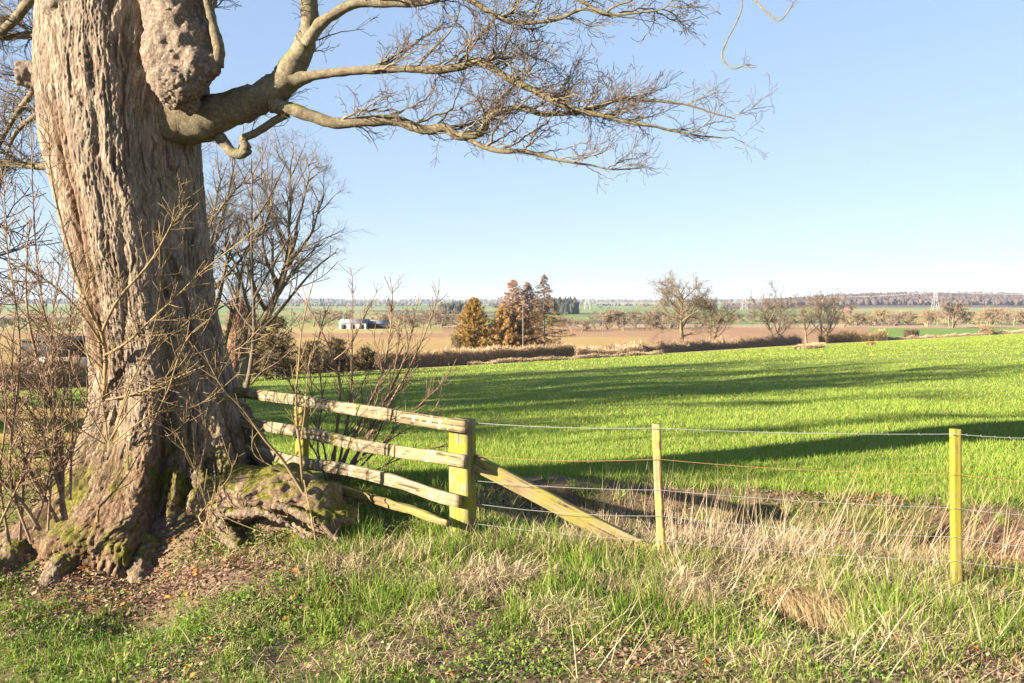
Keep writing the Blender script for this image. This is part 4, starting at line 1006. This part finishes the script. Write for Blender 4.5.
# ------------------------------------------------------------------ trees in the middle distance
def bare_tree(h, seed, spreadf=.6, trunk_f=.25, nl=8, rmin=.03, dens=1.0, lean=0, stems=1, rt=None, upf=.05):
    """trunk tubes and crown tubes of a leafless tree of height h standing at the origin"""
    rg = np.random.default_rng(seed); Tk, Cr = Tubes(), Tubes(); rt = rt or h * .028
    for s in range(stems):
        a = 2 * PI * s / stems + rg.uniform(0, 1)
        d = norm(np.array([math.cos(a) * .28 * (stems > 1) + lean, math.sin(a) * .2 * (stems > 1), 1]))
        tr = walk((.25 * rt * math.cos(a) * stems, 0, -.3), d, h * .62, 10, rg, .07, .05)
        rs = rt / math.sqrt(stems); rr = np.linspace(rs * 1.1, rs * .35, 11); rr[0] *= 1.35; Tk.add(tr, rr, 8)
        for q in range(nl):
            t = trunk_f + (1 - trunk_f) * (q + rg.uniform(.2, .8)) / nl
            p, dd = along(tr, min(t, .99)); az = q * 2.4 + rg.uniform(-.5, .5)
            e = .35 + .75 * t
            d1 = norm(np.array([math.cos(az) * spreadf * 1.5, math.sin(az) * spreadf * 1.5, e]))
            Lq = h * (.46 - .14 * t) * rg.uniform(.8, 1.15)
            l = walk(p, d1, Lq, 8, rg, .13, upf); rb = rs * (.52 - .2 * t); Tk.add(l, np.linspace(rb, rb * .25, 9), 5)
            for _ in range(int(7 * dens)):
                t2 = rg.uniform(.2, 1); p2, dd2 = along(l, min(t2, .99)); d2 = norm(dd2 + perp(dd2, rg) * .85 + np.array([0, 0, .12]))
                L2 = Lq * .5 * rg.uniform(.5, 1.1); l2 = walk(p2, d2, L2, 6, rg, .17, .03); r2 = max(rb * .35, rmin * 1.6); Cr.add(l2, np.linspace(r2, rmin, 7), 4)
                for _ in range(int(6 * dens)):
                    p3, dd3 = along(l2, min(rg.uniform(.15, 1), .99)); d3 = norm(dd3 + perp(dd3, rg) * .9)
                    L3 = L2 * .5 * rg.uniform(.5, 1.1); l3 = walk(p3, d3, L3, 4, rg, .2, .04); Cr.add(l3, np.linspace(rmin, rmin * .7, 5), 3)
                    for _ in range(int(3 * dens)):
                        p4, dd4 = along(l3, min(rg.uniform(.2, 1), .99)); l4 = walk(p4, norm(dd4 + perp(dd4, rg) * .9), L3 * .5, 2, rg, .2, .03); Cr.add(l4, np.array([rmin, rmin, rmin]) * .7, 3)
    return Tk, Cr
def place_tree(name, label, px, py, Y, TC, tm, cm, cat='tree', group=None, ground=True):
    p = pix(px, py, Y); 
    if ground: p[2] = gz(p[0], p[1]) - .1
    r_ = empty(name, tuple(p), label, cat, group)
    for nm, T, m in (('trunk', TC[0], tm), ('crown', TC[1], cm)):
        V_, Q_ = T.arrays(); o = mesh(nm, V_, Q_, None, m, None, smooth=True); o.parent = r_
    return r_
M['oak_t'] = m_plain('pale oak bark', (.105, .08, .05), (.21, .165, .10), .8)
M['oak_c'] = m_plain('oak twigs', (.115, .085, .05), (.21, .16, .095), .5)
M['grey_c'] = m_plain('grey twigs', (.105, .08, .058), (.19, .15, .105), .5)
M['gold_c'] = m_plain('golden twigs', (.20, .14, .055), (.34, .25, .10), .5)
M['dark_t'] = m_plain('dark bark', (.07, .055, .042), (.13, .10, .08), .8)
HT = 'bare trees along the hedge'
place_tree('bare_tree', 'tallest spreading bare oak with a thick trunk in the hedge, right of the conifers', 682, 341, 165, bare_tree(17.6, 21, 1.0, .24, 15, .021, 1.6, rt=.42), M['oak_t'], M['oak_c'], group=HT)
place_tree('bare_tree', 'low forked bare tree leaning apart beside the tallest oak', 711, 341, 166, bare_tree(12.5, 23, .85, .3, 8, .018, 1.15, stems=2), M['oak_t'], M['oak_c'], group=HT)
place_tree('bare_tree', 'bare twin stemmed tree with a rounded upright crown standing alone in the hedge', 776, 337, 180, bare_tree(13.3, 25, .62, .28, 10, .02, 1.3, stems=2, upf=.12), M['oak_t'], M['grey_c'], group=HT)
place_tree('bare_tree', 'bare tree with a tall feathery crown at the hedge end', 824, 336, 190, bare_tree(13.0, 27, .5, .25, 10, .02, 1.3, upf=.14, stems=2), M['oak_t'], M['grey_c'], group=HT)
place_tree('bare_tree', 'short bare tree pressed against the tall feathery one at the hedge end', 806, 336, 189, bare_tree(10.5, 28, .6, .3, 9, .018, 1.1, upf=.1), M['oak_t'], M['oak_c'], group=HT)
bt = place_tree('bare_tree', 'tall bare tree with pale limbs close behind the right side of the big trunk', 230, 385, 46, bare_tree(16.0, 31, .46, .2, 12, .008, 1.5, stems=2, upf=.07), M['oak_t'], M['grey_c'])

def conifer(h, w, seed, n=240, droop=.25, up=.0, gap=.0, shape=1.0):
    """spiky conifer: trunk, drooping boughs, sprays of needles as many small blades"""
    rg = np.random.default_rng(seed); Tk = Tubes(); Tk.add(np.array([[0, 0, -.3], [0, 0, h * .5], [0, 0, h]]), [h * .018, h * .011, .02], 7)
    Ps, Ds, Ls, Ws = [], [], [], []
    for q in range(n):
        t = (q + rg.random()) / n; z = h * (.06 + .93 * t)
        if rg.random() < gap: continue
        rr = w * (1 - t) ** shape * rg.uniform(.55, 1.15) + .1; az = q * 2.399 + rg.normal(0, .3)
        d = norm(np.array([math.cos(az), math.sin(az), up - droop * rg.uniform(.2, 1)]))
        l = walk((0, 0, z), d, rr, 5, rg, .07, .05); Tk.add(l, np.linspace(.045, .018, 6), 4)
        m = int(8 + rr * 26)
        for _ in range(m):
            p, dd = along(l, min(rg.uniform(.12, 1) ** .7, .99)); Ps.append(p); Ds.append(norm(dd * .8 + perp(dd, rg) * .8 + np.array([0, 0, -.25]))); Ls.append(rg.uniform(.25, .6)); Ws.append(rg.uniform(.05, .12))
    return Tk, (np.array(Ps), np.array(Ds), np.array(Ls), np.array(Ws))
def place_conifer(label, px, py, Y, cf, ca, cb, group=None, tm='dark_t'):
    p = pix(px, py, Y); p[2] = gz(p[0], p[1]) - .1; r_ = empty('conifer', tuple(p), label, 'conifer', group)
    V_, Q_ = cf[0].arrays(); mesh('trunk', V_, Q_, None, M[tm], None, smooth=True).parent = r_
    P_, D_, L_, W_ = cf[1]; v, q, cc = ribbons(P_, D_, L_, np.full(len(P_), .15), W_, cvar(len(P_), ca, cb, .25), 2, rng=rng)
    mesh('needles', v, q, None, M['straw'], None, col=cc).parent = r_
    return r_
CG = 'conifers behind the hedge'
place_conifer('short bushy olive gold conifer left of the other conifers', 474, 350, 150, conifer(9.8, 4.4, 41, 400, .15, .25, .05, .62), (.23, .15, .035), (.42, .27, .075), CG)
place_conifer('reddish bare larch on the left of the clump of conifers', 513, 348, 152, conifer(13, 4.8, 43, 330, .3, .25, .15, .62), (.30, .175, .10), (.46, .29, .18), CG, 'oak_t')
place_conifer('pinkish larch in the middle of the clump of conifers', 527, 348, 154, conifer(12.8, 4.2, 44, 300, .3, .25, .15, .62), (.30, .185, .125), (.45, .30, .21), CG, 'oak_t')
place_conifer('low orange larch at the left foot of the clump of conifers', 503, 350, 150, conifer(8.5, 3.8, 47, 300, .3, .2, .1, .7), (.33, .20, .07), (.48, .31, .12), CG, 'oak_t')
place_conifer('tall dark drooping spruce on the right of the clump of conifers', 544, 347, 150, conifer(14.2, 5.6, 45, 190, .25, -.1, .15, .8), (.12, .075, .03), (.25, .16, .07), CG)
place_conifer('dark green pine right behind the slender young tree', 276, 366, 70, conifer(5.4, 2.3, 51, 150, .1, .1, .2, .5), (.07, .06, .022), (.19, .14, .06), 'dark pines behind the big trunk')
place_conifer('brownish pine half hidden behind the right edge of the big trunk', 245, 368, 72, conifer(6.2, 2.4, 52, 260, .1, .2, .1, .45), (.10, .075, .03), (.20, .14, .06), 'dark pines behind the big trunk')
place_conifer('small dark pine behind the many stemmed shrub', 336, 364, 84, conifer(3.6, 2.2, 53, 110, .1, .2, .2, .5), (.08, .065, .03), (.20, .15, .07), 'dark pines behind the big trunk')
place_conifer('low dark conifer left of the white barn', 312, 364, 82, conifer(3.4, 2.0, 54, 110, .1, .2, .2, .5), (.08, .065, .03), (.19, .14, .065), 'dark pines behind the big trunk')
place_conifer('small dark bushy conifer in front of the white barn', 366, 364, 88, conifer(2.6, 1.7, 55, 110, .0, .2, .2, .5), (.09, .065, .03), (.20, .14, .07), 'dark pines behind the big trunk')

# ------------------------------------------------------------------ hedges and low scrub
M['hedge'] = m_attr('hedge twigs', .1, .85)
M['core'] = m_plain('hedge inside', (.12, .085, .052), (.20, .145, .09), 1.5)
def hedge(name, label, pts, h, w, n, ca, cb, cat='hedge', group=None, ragged=.25, tw=.05, seed=0):
    n = int(n * 1.6)
    """clipped bare hedge along ground points: a dense twiggy inside and thousands of short twigs"""
    rg = np.random.default_rng(seed); A = np.array(pts); sg = np.linalg.norm(np.diff(A, axis=0), axis=1); cum = np.concatenate([[0], np.cumsum(sg)])
    def on(s): return np.stack([np.interp(s, cum, A[:, 0]), np.interp(s, cum, A[:, 1])], 1)
    root_ = empty(name, (A[0, 0], A[0, 1], gz(A[0, 0], A[0, 1])), label, cat, group)
    m = max(8, int(cum[-1] / .7)); s = np.linspace(0, cum[-1], m); c = on(s); tg = np.gradient(c, axis=0); tg /= np.linalg.norm(tg, axis=1, keepdims=True); nr = np.stack([-tg[:, 1], tg[:, 0]], 1)
    z0 = G(c[:, 0], c[:, 1]) - .2; hh = h * (1 + ragged * vnoise(np.stack([s * 1.1, s * 0, s * 0 + seed], 1), 5))
    prof = np.array([(-.30, 0), (-.32, .40), (-.22, .66), (0, .72), (.22, .66), (.32, .40), (.30, 0)]); k = len(prof)
    V_ = np.concatenate([c[:, None] + nr[:, None] * (prof[None, :, :1] * w), (z0[:, None] + prof[None, :, 1] * (hh + .2)[:, None])[..., None]], 2)
    V_ += (rg.normal(0, .05 * h, V_.shape))
    V_ = V_.reshape(-1, 3); i_ = np.arange(m - 1)[:, None]; j_ = np.arange(k - 1)[None]
    Q_ = np.stack([i_ * k + j_, (i_ + 1) * k + j_, (i_ + 1) * k + j_ + 1, i_ * k + j_ + 1], -1).reshape(-1, 4)
    mesh('inside', V_, Q_, None, M['core'], root_)
    ss_ = rg.uniform(0, cum[-1], n); c = on(ss_); a = rg.uniform(-1, 1, n); zz_ = rg.random(n) ** .8
    c2_ = on(np.minimum(ss_ + .3, cum[-1] + .3)); tg = on(np.minimum(ss_ + .5, cum[-1])) - on(np.maximum(ss_ - .5, 0)); tg /= np.linalg.norm(tg, axis=1, keepdims=True) + 1e-9; nr = np.stack([-tg[:, 1], tg[:, 0]], 1)
    hh = h * (1 + ragged * vnoise(np.stack([ss_ * 1.1, ss_ * 0, ss_ * 0 + seed], 1), 5) + .06 * rg.normal(size=n))
    xy = c + nr * (a * w * .5)[:, None]; P_ = np.column_stack([xy, G(xy[:, 0], xy[:, 1]) + zz_ * hh * .80])
    D_ = np.column_stack([rg.normal(0, .8, n), rg.normal(0, .8, n), rg.uniform(-.1, 1.4, n)])
    patch = vnoise(np.stack([ss_ * .3, ss_ * 0 + 3, zz_], 1), 9)[:, None]
    cc = cvar(n, ca, cb, .25) * (1 + .35 * patch)
    v, q, c3 = ribbons(P_, D_, rg.uniform(.15, .45, n) * min(h, 2.6) * .75, np.full(n, .1), rg.uniform(.5, 1.5, n) * tw, cc, 1, rng=rg)
    mesh('twigs', v, q, None, M['hedge'], root_, col=c3)['kind'] = 'stuff'
    return root_
def gpt(px, py, Y): p = pix(px, py, Y); return (p[0], p[1])
hedge('hedge', 'clipped brown hedge along the far left side of the green field', [gpt(215, 377, 87), gpt(330, 373, 95), gpt(440, 366, 104), gpt(520, 361, 112), gpt(572, 357, 120)], 2.4, 1.6, 30000, (.26, .18, .10), (.50, .36, .21), ragged=.12, seed=1)
hedge('hedge', 'second brown hedge just behind the clipped one, below the conifers', [gpt(440, 350, 135), gpt(500, 348, 140), gpt(560, 345, 148)], 1.4, 1.4, 9000, (.13, .09, .05), (.28, .2, .11), seed=2)
hedge('hedge', 'dark ragged hedge running right below the bare oaks', [gpt(606, 355, 128), gpt(680, 350, 140), gpt(740, 343, 160), gpt(800, 338, 180)], 2.1, 1.8, 18000, (.17, .12, .075), (.36, .25, .155), ragged=.45, seed=3)
hedge('scrub', 'pale straw coloured scrub in the gap between the hedges', [gpt(574, 357, 122), gpt(600, 356, 124), gpt(640, 353, 128)], 1.7, 3.0, 7000, (.34, .23, .13), (.52, .38, .24), 'scrub', ragged=.5, seed=4, tw=.06)
hedge('scrub', 'straw fringe along the foot of the clipped hedge', [gpt(470, 366, 103), gpt(560, 359, 112), gpt(660, 352, 124)], .55, 1.6, 7000, (.36, .25, .14), (.52, .38, .24), 'scrub', ragged=.5, seed=5, tw=.05)
hedge('scrub', 'brown scrub at the end of the hedge right of the feathery tree', [gpt(822, 336, 186), gpt(850, 335, 190), gpt(884, 335, 192)], 2.2, 3.0, 7000, (.27, .19, .08), (.46, .33, .15), 'scrub', ragged=.5, seed=6, tw=.08)
hedge('scrub', 'long straw strip between the two green fields on the right', [gpt(880, 335, 193), gpt(960, 333, 196), gpt(1060, 331, 198)], .8, 2.0, 9000, (.38, .27, .15), (.54, .40, .24), 'scrub', ragged=.5, seed=7, tw=.07)
hedge('bush', 'dark round bush beyond the straw strip on the right', [gpt(907, 330, 225), gpt(916, 330, 226)], 2.4, 3, 2500, (.09, .06, .04), (.18, .12, .08), 'bush', seed=8, tw=.09)
hedge('bush', 'small bare thorn bush standing on the straw strip', [gpt(985, 333, 196), gpt(988, 333, 196.5)], 2.2, 3.4, 1800, (.20, .15, .08), (.34, .26, .14), 'bush', seed=9, tw=.06)
hedge('bush', 'yellow straw clump in the green field on the right', [gpt(798, 345, 112), gpt(822, 344, 113)], .8, 2.6, 2600, (.42, .28, .15), (.56, .42, .25), 'bush', seed=10, tw=.05)
hedge('bush', 'low gold mossy mound in the green field on the right', [gpt(868, 344, 118), gpt(874, 344, 118)], .7, 1.8, 900, (.28, .22, .04), (.4, .3, .07), 'bush', seed=11, tw=.05)
hedge('bush', 'bare leaning thorn bush left of the short gold conifer', [gpt(452, 350, 148), gpt(460, 350, 148)], 3.2, 3.0, 2200, (.18, .14, .06), (.32, .24, .11), 'bush', seed=12, tw=.06)
hedge('bush', 'brown bushes behind the far left shrub', [gpt(-60, 350, 70), gpt(40, 350, 72), gpt(90, 350, 74)], 2.8, 3, 9000, (.16, .10, .06), (.32, .21, .13), 'bush', seed=13, ragged=.4, tw=.05)
hedge('hedge', 'brown hedge glimpsed left of the big trunk beyond the yellow rails', [gpt(-120, 372, 64), gpt(20, 372, 68), gpt(130, 372, 76), gpt(215, 377, 86)], 1.9, 1.6, 9000, (.13, .085, .05), (.28, .19, .11), seed=14, tw=.035)
hedge('bush', 'pinkish leafy bush high behind the right edge of the trunk', [gpt(232, 330, 66), gpt(242, 330, 66)], 6.8, 2.2, 4500, (.34, .17, .13), (.5, .28, .22), 'bush', seed=15, tw=.04)

# ------------------------------------------------------------------ far hedgerow trees, woods, farm, pylons
RMIN = .03
rg = np.random.default_rng(77)
protos = []
for s, (sf, st) in enumerate(((.7, 1), (.5, 2), (.85, 1), (.6, 3))):
    Tk, Cr = bare_tree(9, 100 + s, sf, .2, 7, .055, .95, stems=st, rt=.3)
    a, b = Tk.arrays(); c_, d_ = Cr.arrays(); protos.append((np.vstack([a, c_]), np.vstack([b, d_ + len(a)])))
def far_proto(nm, k, m):
    V_, Q_ = protos[k]; o = mesh(nm, V_, Q_, None, m); me = o.data; bpy.data.objects.remove(o); return me
fm = {}
M['far_brown'] = m_plain('far brown twigs', (.12, .09, .065), (.21, .16, .115), .3)
M['far_gold'] = m_plain('far gold twigs', (.18, .135, .075), (.28, .215, .125), .3)
M['far_dark'] = m_plain('far dark twigs', (.075, .055, .045), (.15, .11, .09), .3)
for mk in ('far_brown', 'far_gold', 'far_dark'):
    for k in range(4): fm[(mk, k)] = far_proto('far_tree', k, M[mk])
def far_row(label, group, p0, p1, n, hpx, mk, jit=.05, jx=4):
    """n small trees between two ground points seen at (px, Y)"""
    for i_ in range(n):
        f = (i_ + rg.uniform(.1, .9)) / n; px = p0[0] + (p1[0] - p0[0]) * f + rg.normal(0, jx * .2); Y = (p0[1] + (p1[1] - p0[1]) * f) * (1 + rg.normal(0, jit))
        p = pix(px, 320, Y); z = gz(p[0], p[1]); h = hpx * rg.uniform(.65, 1.25) * Y / FPX
        me = fm[(mk if rg.random() < .75 else ('far_brown' if mk != 'far_brown' else 'far_gold'), int(rg.integers(4)))]
        o = bpy.data.objects.new('far_tree', me); C.objects.link(o); o.location = (p[0], p[1], z - .2); sc_ = h / 9
        o.scale = (sc_ * rg.uniform(1.0, 1.4), sc_ * rg.uniform(1.0, 1.4), sc_); o.rotation_euler = (0, 0, rg.uniform(0, 6.28)); tag(o, label, 'tree', group)
far_row('small bare tree in the row between the spruce and the tallest oak', 'far trees right of the spruce', (552, 275), (690, 350), 22, 20, 'far_brown')
far_row('small bare tree behind the white barn', 'far trees round the barn', (376, 345), (470, 330), 16, 20, 'far_brown')
far_row('dim bare tree left of the white barn', 'far trees left of the barn', (270, 340), (345, 370), 9, 17, 'far_brown')
far_row('golden bare tree in the belt behind the feathery tree on the right', 'golden far trees on the right', (838, 370), (940, 400), 26, 17, 'far_gold')
far_row('golden bare tree in the belt below the wooded hill at the right edge', 'golden far trees at the right edge', (940, 420), (1050, 400), 26, 17, 'far_gold')
far_row('small bare tree in the belt between the oaks', 'far trees behind the oaks', (690, 420), (840, 420), 16, 11, 'far_brown')
far_row('tiny bare tree on the far hedge lines of the middle plain', 'tiny far trees of the plain', (270, 800), (700, 850), 34, 6, 'far_brown', .12)
far_row('tiny bare tree on the far hedge lines at the foot of the hills', 'tiny far trees at the foot of the hills', (200, 1600), (860, 1700), 44, 4, 'far_dark', .12)
far_row('tall single golden bare tree standing clear of the far belt on the right', 'single golden tree', (951, 330), (953, 330), 1, 27, 'far_gold', 0, 0)
far_row('bushy far tree left of the big trunk above the brown bushes', 'far trees left of the trunk', (-30, 300), (80, 300), 9, 14, 'far_brown')
# masses of wood far off
M['wood'] = m_attr('far woods', .0, .95)
def wood(name, label, region, n, h, ca, cb, seed, slim=1.0):
    rg_ = np.random.default_rng(seed); s0, s1, y0, y1 = region
    y = rg_.uniform(y0, y1, n); x = rg_.uniform(s0, s1, n) * y
    V_, T_, C_ = [], [], []; bv, bt_ = ball((0, 0, 0), (1, 1, 1), 1)
    hz = G(x, y); hh = h * rg_.uniform(.6, 1.2, n); cw = hh * rg_.uniform(.3, .6, n) * slim
    nb_ = len(bv)
    jit = rg_.normal(1, .34, (n, nb_, 1))
    V_ = np.stack([x, y, hz + hh * .5], 1)[:, None] + bv[None] * jit * np.stack([cw, cw, hh * .55], 1)[:, None]
    T_ = bt_[None] + (np.arange(n) * nb_)[:, None, None]
    C_ = np.repeat(cvar(n, ca, cb, .2), nb_, 0)
    return tag(mesh(name, V_.reshape(-1, 3), None, T_.reshape(-1, 3), M['wood'], None, col=C_), label, 'wood', kind='stuff')
wood('woodland', 'purplish brown winter wood covering the hill on the right', (.3, .80, 1650, 2650), 9000, 11, (.045, .032, .028), (.10, .07, .058), 1, .8)
wood('woodland', 'dim wood along the crest of the far hills', (-.75, .5, 4300, 5200), 2600, 14, (.06, .055, .05), (.10, .09, .075), 2)
wood('woodland', 'dark conifer plantation just right of the spruce', (.035, .075, 880, 960), 700, 12, (.02, .026, .02), (.045, .05, .035), 3, .5)
wood('woodland', 'dark conifer plantation left of the short gold conifer', (-.085, -.055, 900, 960), 420, 9, (.025, .03, .022), (.05, .05, .036), 4, .5)
wood('woodland', 'brown wood strips across the middle of the plain', (-.3, .3, 2500, 2560), 500, 8, (.08, .065, .05), (.13, .10, .075), 5)
wood('woodland', 'dim strip of trees across the plain in front of the hills', (-.7, .1, 3300, 3380), 700, 10, (.07, .06, .05), (.11, .09, .07), 6)

# the farm
M['white_wall'] = m_plain('white sheeting', (.36, .36, .36), (.46, .46, .45), .3); M['roof_grey'] = m_plain('grey roof', (.13, .14, .16), (.2, .21, .23), .4); M['blue_wall'] = m_plain('blue sheeting', (.10, .15, .26), (.14, .19, .32), .3)
M['inside_shade'] = m_plain('painted inside shade', (.02, .02, .022), (.035, .035, .04), 1)  # near-black colour stands in for the shade inside barn openings
M['brick'] = m_plain('red brick', (.17, .085, .06), (.24, .125, .09), 2)
def barn(label, px0, px1, Y, hw, hr, dep, wm, gm, om=None, doors=0):
    a = pix(px0, 325, Y); b = pix(px1, 325, Y); z = min(gz(a[0], a[1]), gz(b[0], b[1])); w = b[0] - a[0]
    r_ = empty('barn', (a[0], Y, z), label, 'barn')
    V_ = [(a[0], Y, z - .5), (b[0], Y, z - .5), (b[0], Y + dep, z - .5), (a[0], Y + dep, z - .5), (a[0], Y, z + hw), (b[0], Y, z + hw), (b[0], Y + dep, z + hw), (a[0], Y + dep, z + hw), (a[0], Y + dep / 2, z + hr), (b[0], Y + dep / 2, z + hr)]
    for w_ in ((0, 1, 5, 4), (2, 3, 7, 6)): mesh('wall', [V_[i_] for i_ in w_], [(0, 1, 2, 3)], None, wm, r_)
    for w_ in ((1, 2, 6, 5, 9), (3, 0, 4, 7, 8)): mesh('gable', [V_[i_] for i_ in w_], [(0, 1, 2, 3)], [(3, 2, 4)], gm, r_)
    o_ = .3; Vr = [(a[0] - o_, Y - o_, z + hw - .05), (b[0] + o_, Y - o_, z + hw - .05), (b[0] + o_, Y + dep / 2, z + hr + .1), (a[0] - o_, Y + dep / 2, z + hr + .1), (a[0] - o_, Y + dep + o_, z + hw - .05), (b[0] + o_, Y + dep + o_, z + hw - .05)]
    Vr2 = [(x_, y_, z_ + .15) for x_, y_, z_ in Vr]; n_ = 6
    mesh('roof', Vr + Vr2, [(0, 1, 2, 3), (3, 2, 5, 4), (6, 9, 8, 7), (9, 10, 11, 8), (0, 6, 7, 1), (4, 5, 11, 10), (0, 3, 9, 6), (3, 4, 10, 9), (1, 7, 8, 2), (2, 8, 11, 5)], None, om or M['roof_grey'], r_)
    for d_ in range(doors):
        B_ = Boxes(); x_ = a[0] + w * (d_ + .25) / doors; B_.add((x_, Y - .08, z), (w * .5 / doors, 0, 0), (0, .06, 0), (0, 0, hw * .8)); B_.build('door', M['inside_shade'], r_)  # flat panel coloured like the shade inside a doorway
barn('long white walled barn in the fields beyond the hedge', 339, 366, 318, 2.2, 3.4, 10, M['white_wall'], M['blue_wall'], None, 3)
barn('low blue grey barn with a closed front painted as dark inside shade beside the white barn', 367, 386, 322, 1.9, 2.9, 9, M['inside_shade'], M['blue_wall'], None, 0)
barn('small red brick house among the far golden trees on the right', 846, 853, 900, 4.2, 7.5, 8, M['brick'], M['brick'], M['brick'], 1)
M['shed'] = m_plain('black stained boards', (.018, .016, .016), (.035, .03, .028), 3); M['shed_base'] = m_plain('pale blockwork', (.3, .27, .24), (.4, .36, .32), 3)
a = pix(22, 360, 80); b = pix(95, 360, 80); z = gz(a[0], 80)
sh = empty('shed', (a[0], 80, z), 'low black boarded shed on a pale base, seen left of the big trunk', 'shed')
zt = pix(28, 341, 80)[2]; zm = pix(28, 357, 80)[2]
B_ = Boxes(); B_.add((a[0], 80, zm), (b[0] - a[0], 0, 0), (0, 4, 0), (0, 0, zt - zm)); B_.build('wall', M['shed'], sh)
B_ = Boxes(); B_.add((a[0] - .02, 79.98, z - .3), (b[0] - a[0] + .04, 0, 0), (0, 4.04, 0), (0, 0, zm - z + .3)); B_.build('base', M['shed_base'], sh)
B_ = Boxes(); B_.add((a[0] - .2, 79.7, zt + .002), (b[0] - a[0] + .4, 0, 0), (0, 4.5, .25), (0, 0, .09)); B_.build('roof', M['shed'], sh)

M['steel'] = m_plain('galvanised steel', (.34, .35, .36), (.44, .45, .46), .2)
def pylon(label, px, Y, h):
    p = pix(px, 320, Y); z = gz(p[0], p[1]); r_ = empty('pylon', (p[0], p[1], z), label, 'pylon', 'electricity pylons')
    T = Tubes(); L_ = np.array(p); L_[2] = z; lv = [(0, .11), (.2, .075), (.4, .05), (.62, .03), (1, .004)]
    def cor(i, f, w): sx_, sy_ = ((1, 1), (1, -1), (-1, -1), (-1, 1))[i % 4]; return L_ + np.array([sx_ * w * h, sy_ * w * h, f * h])
    for q in range(4):
        T.add(np.array([cor(q, *l) for l in lv]), .16, 4)
        for m_ in range(3):
            T.add(np.array([cor(q, *lv[m_]), cor(q + 1, *lv[m_ + 1])]), .09, 3); T.add(np.array([cor(q + 1, *lv[m_]), cor(q, *lv[m_ + 1])]), .09, 3)
    T.build('tower', M['steel'], r_)
    for f, w in ((.62, .15), (.74, .19), (.86, .13)):
        T = Tubes(); c0 = L_ + np.array([0, 0, f * h])
        T.add(np.array([c0 - [w * h, 0, 0], c0 + [w * h, 0, 0]]), .14, 4)
        for s_ in (1, -1): T.add(np.array([c0 + [s_ * w * h, 0, 0], c0 + [s_ * .02 * h, 0, .05 * h]]), .1, 3)
        T.build('crossarm', M['steel'], r_)
    return L_
p1 = pylon('lattice pylon standing over the golden trees on the right', 935, 1150, 42)
p2 = pylon('lattice pylon just right of the spruce', 587, 1500, 45)
p3 = pylon('lattice pylon between the oak and the rounded bare tree', 744, 1400, 43)
p4 = pylon('faint lattice pylon left of the short gold conifer', 447, 1500, 44)
for dz, lb in ((.86, 'upper pale power cable sagging across the wooded hill on the right'), (.62, 'lower pale power cable sagging across the wooded hill on the right')):
    T = Tubes(); a = p3 + [0, 0, 43 * dz]; b = p1 + [0, 0, 42 * dz]; e = b + np.array([420, -330, -2]); P = []
    for A_, B_ in ((a, b), (b, e)):
        for f in np.linspace(0, 1, 20): q_ = A_ + (B_ - A_) * f; q_[2] -= 9 * 4 * f * (1 - f) * .7; P.append(q_)
    T.add(np.array(P), .13, 4); tag(T.build('power_cable', M['steel']), lb, 'cable', 'power cables')
def pole(label, px, ptop, Y):
    p = pix(px, ptop, Y); z = gz(p[0], p[1]); r_ = empty('utility_pole', (p[0], p[1], z), label, 'pole', 'utility poles')
    T = Tubes(); T.add(np.array([[p[0], p[1], z - .3], [p[0], p[1], p[2]]]), [.08, .055], 7); T.build('pole', M['grey_pole'], r_)
    T = Tubes(); T.add(np.array([[p[0] - .7, p[1] - .1, p[2] - .4], [p[0] + .7, p[1] - .1, p[2] - .4]]), .07, 4); T.build('crossarm', M['grey_pole'], r_)
M['grey_pole'] = m_plain('weathered pole', (.16, .14, .13), (.24, .22, .2), 1)
pole('pale utility pole in the brown field right of the spruce', 603, 316, 240); pole('pale utility pole near the row of far trees', 634, 321, 330); pole('pale utility pole in front of the pinkish larch', 523, 302, 143)

# ------------------------------------------------------------------ a neighbouring row of bare trees behind the camera, on the same verge
RMIN = .01
Tk, Cr = bare_tree(14, 61, .85, .12, 13, .02, 1.4, upf=.02)
row_ = empty('bare_tree', (-21, 11.5, gz(-21, 11.5)), 'tall bare roadside tree standing out of view to the left', 'tree', 'roadside trees out of view to the left')
for nm, T, m in (('trunk', Tk, M['oak_t']), ('crown', Cr, M['twig'])):
    V_, Q_ = T.arrays(); mesh(nm, V_, Q_, None, m, None, smooth=True).parent = row_
for p_, q_, a_, s_ in ((23, -13, 1.3, 1.3), (28, -13, 2.9, 1.35), (33.5, -14, 4.2, 1.4), (40, -14, 5.2, 1.4), (48, -16, .6, 1.45), (25, -27, 2.2, 1.4), (35, -28, 3.5, 1.4)):
    x_, y_ = .92 * q_ - .39 * p_, .39 * q_ + .92 * p_
    c_ = copy_tree(row_); c_.location = (x_, y_, gz(x_, y_)); c_.rotation_euler = (0, 0, a_); c_.scale = (s_, s_, s_)

# ------------------------------------------------------------------ the air
hz_ = Boxes(); hz_.add((-9500, -120, -80), (19000, 0, 0), (0, 9800, 0), (0, 0, 165))
M['haze'] = bpy.data.materials.new('haze'); M['haze'].use_nodes = True; nt = M['haze'].node_tree; nt.nodes.clear()
pv = nt.nodes.new('ShaderNodeVolumePrincipled'); mo_ = nt.nodes.new('ShaderNodeOutputMaterial'); nt.links.new(pv.outputs[0], mo_.inputs['Volume'])
pv.inputs['Color'].default_value = (.62, .78, 1, 1); pv.inputs['Density'].default_value = .00007; pv.inputs['Anisotropy'].default_value = .0
tag(hz_.build('haze', M['haze']), 'thin blue haze over the far plain and hills', 'haze', kind='stuff')
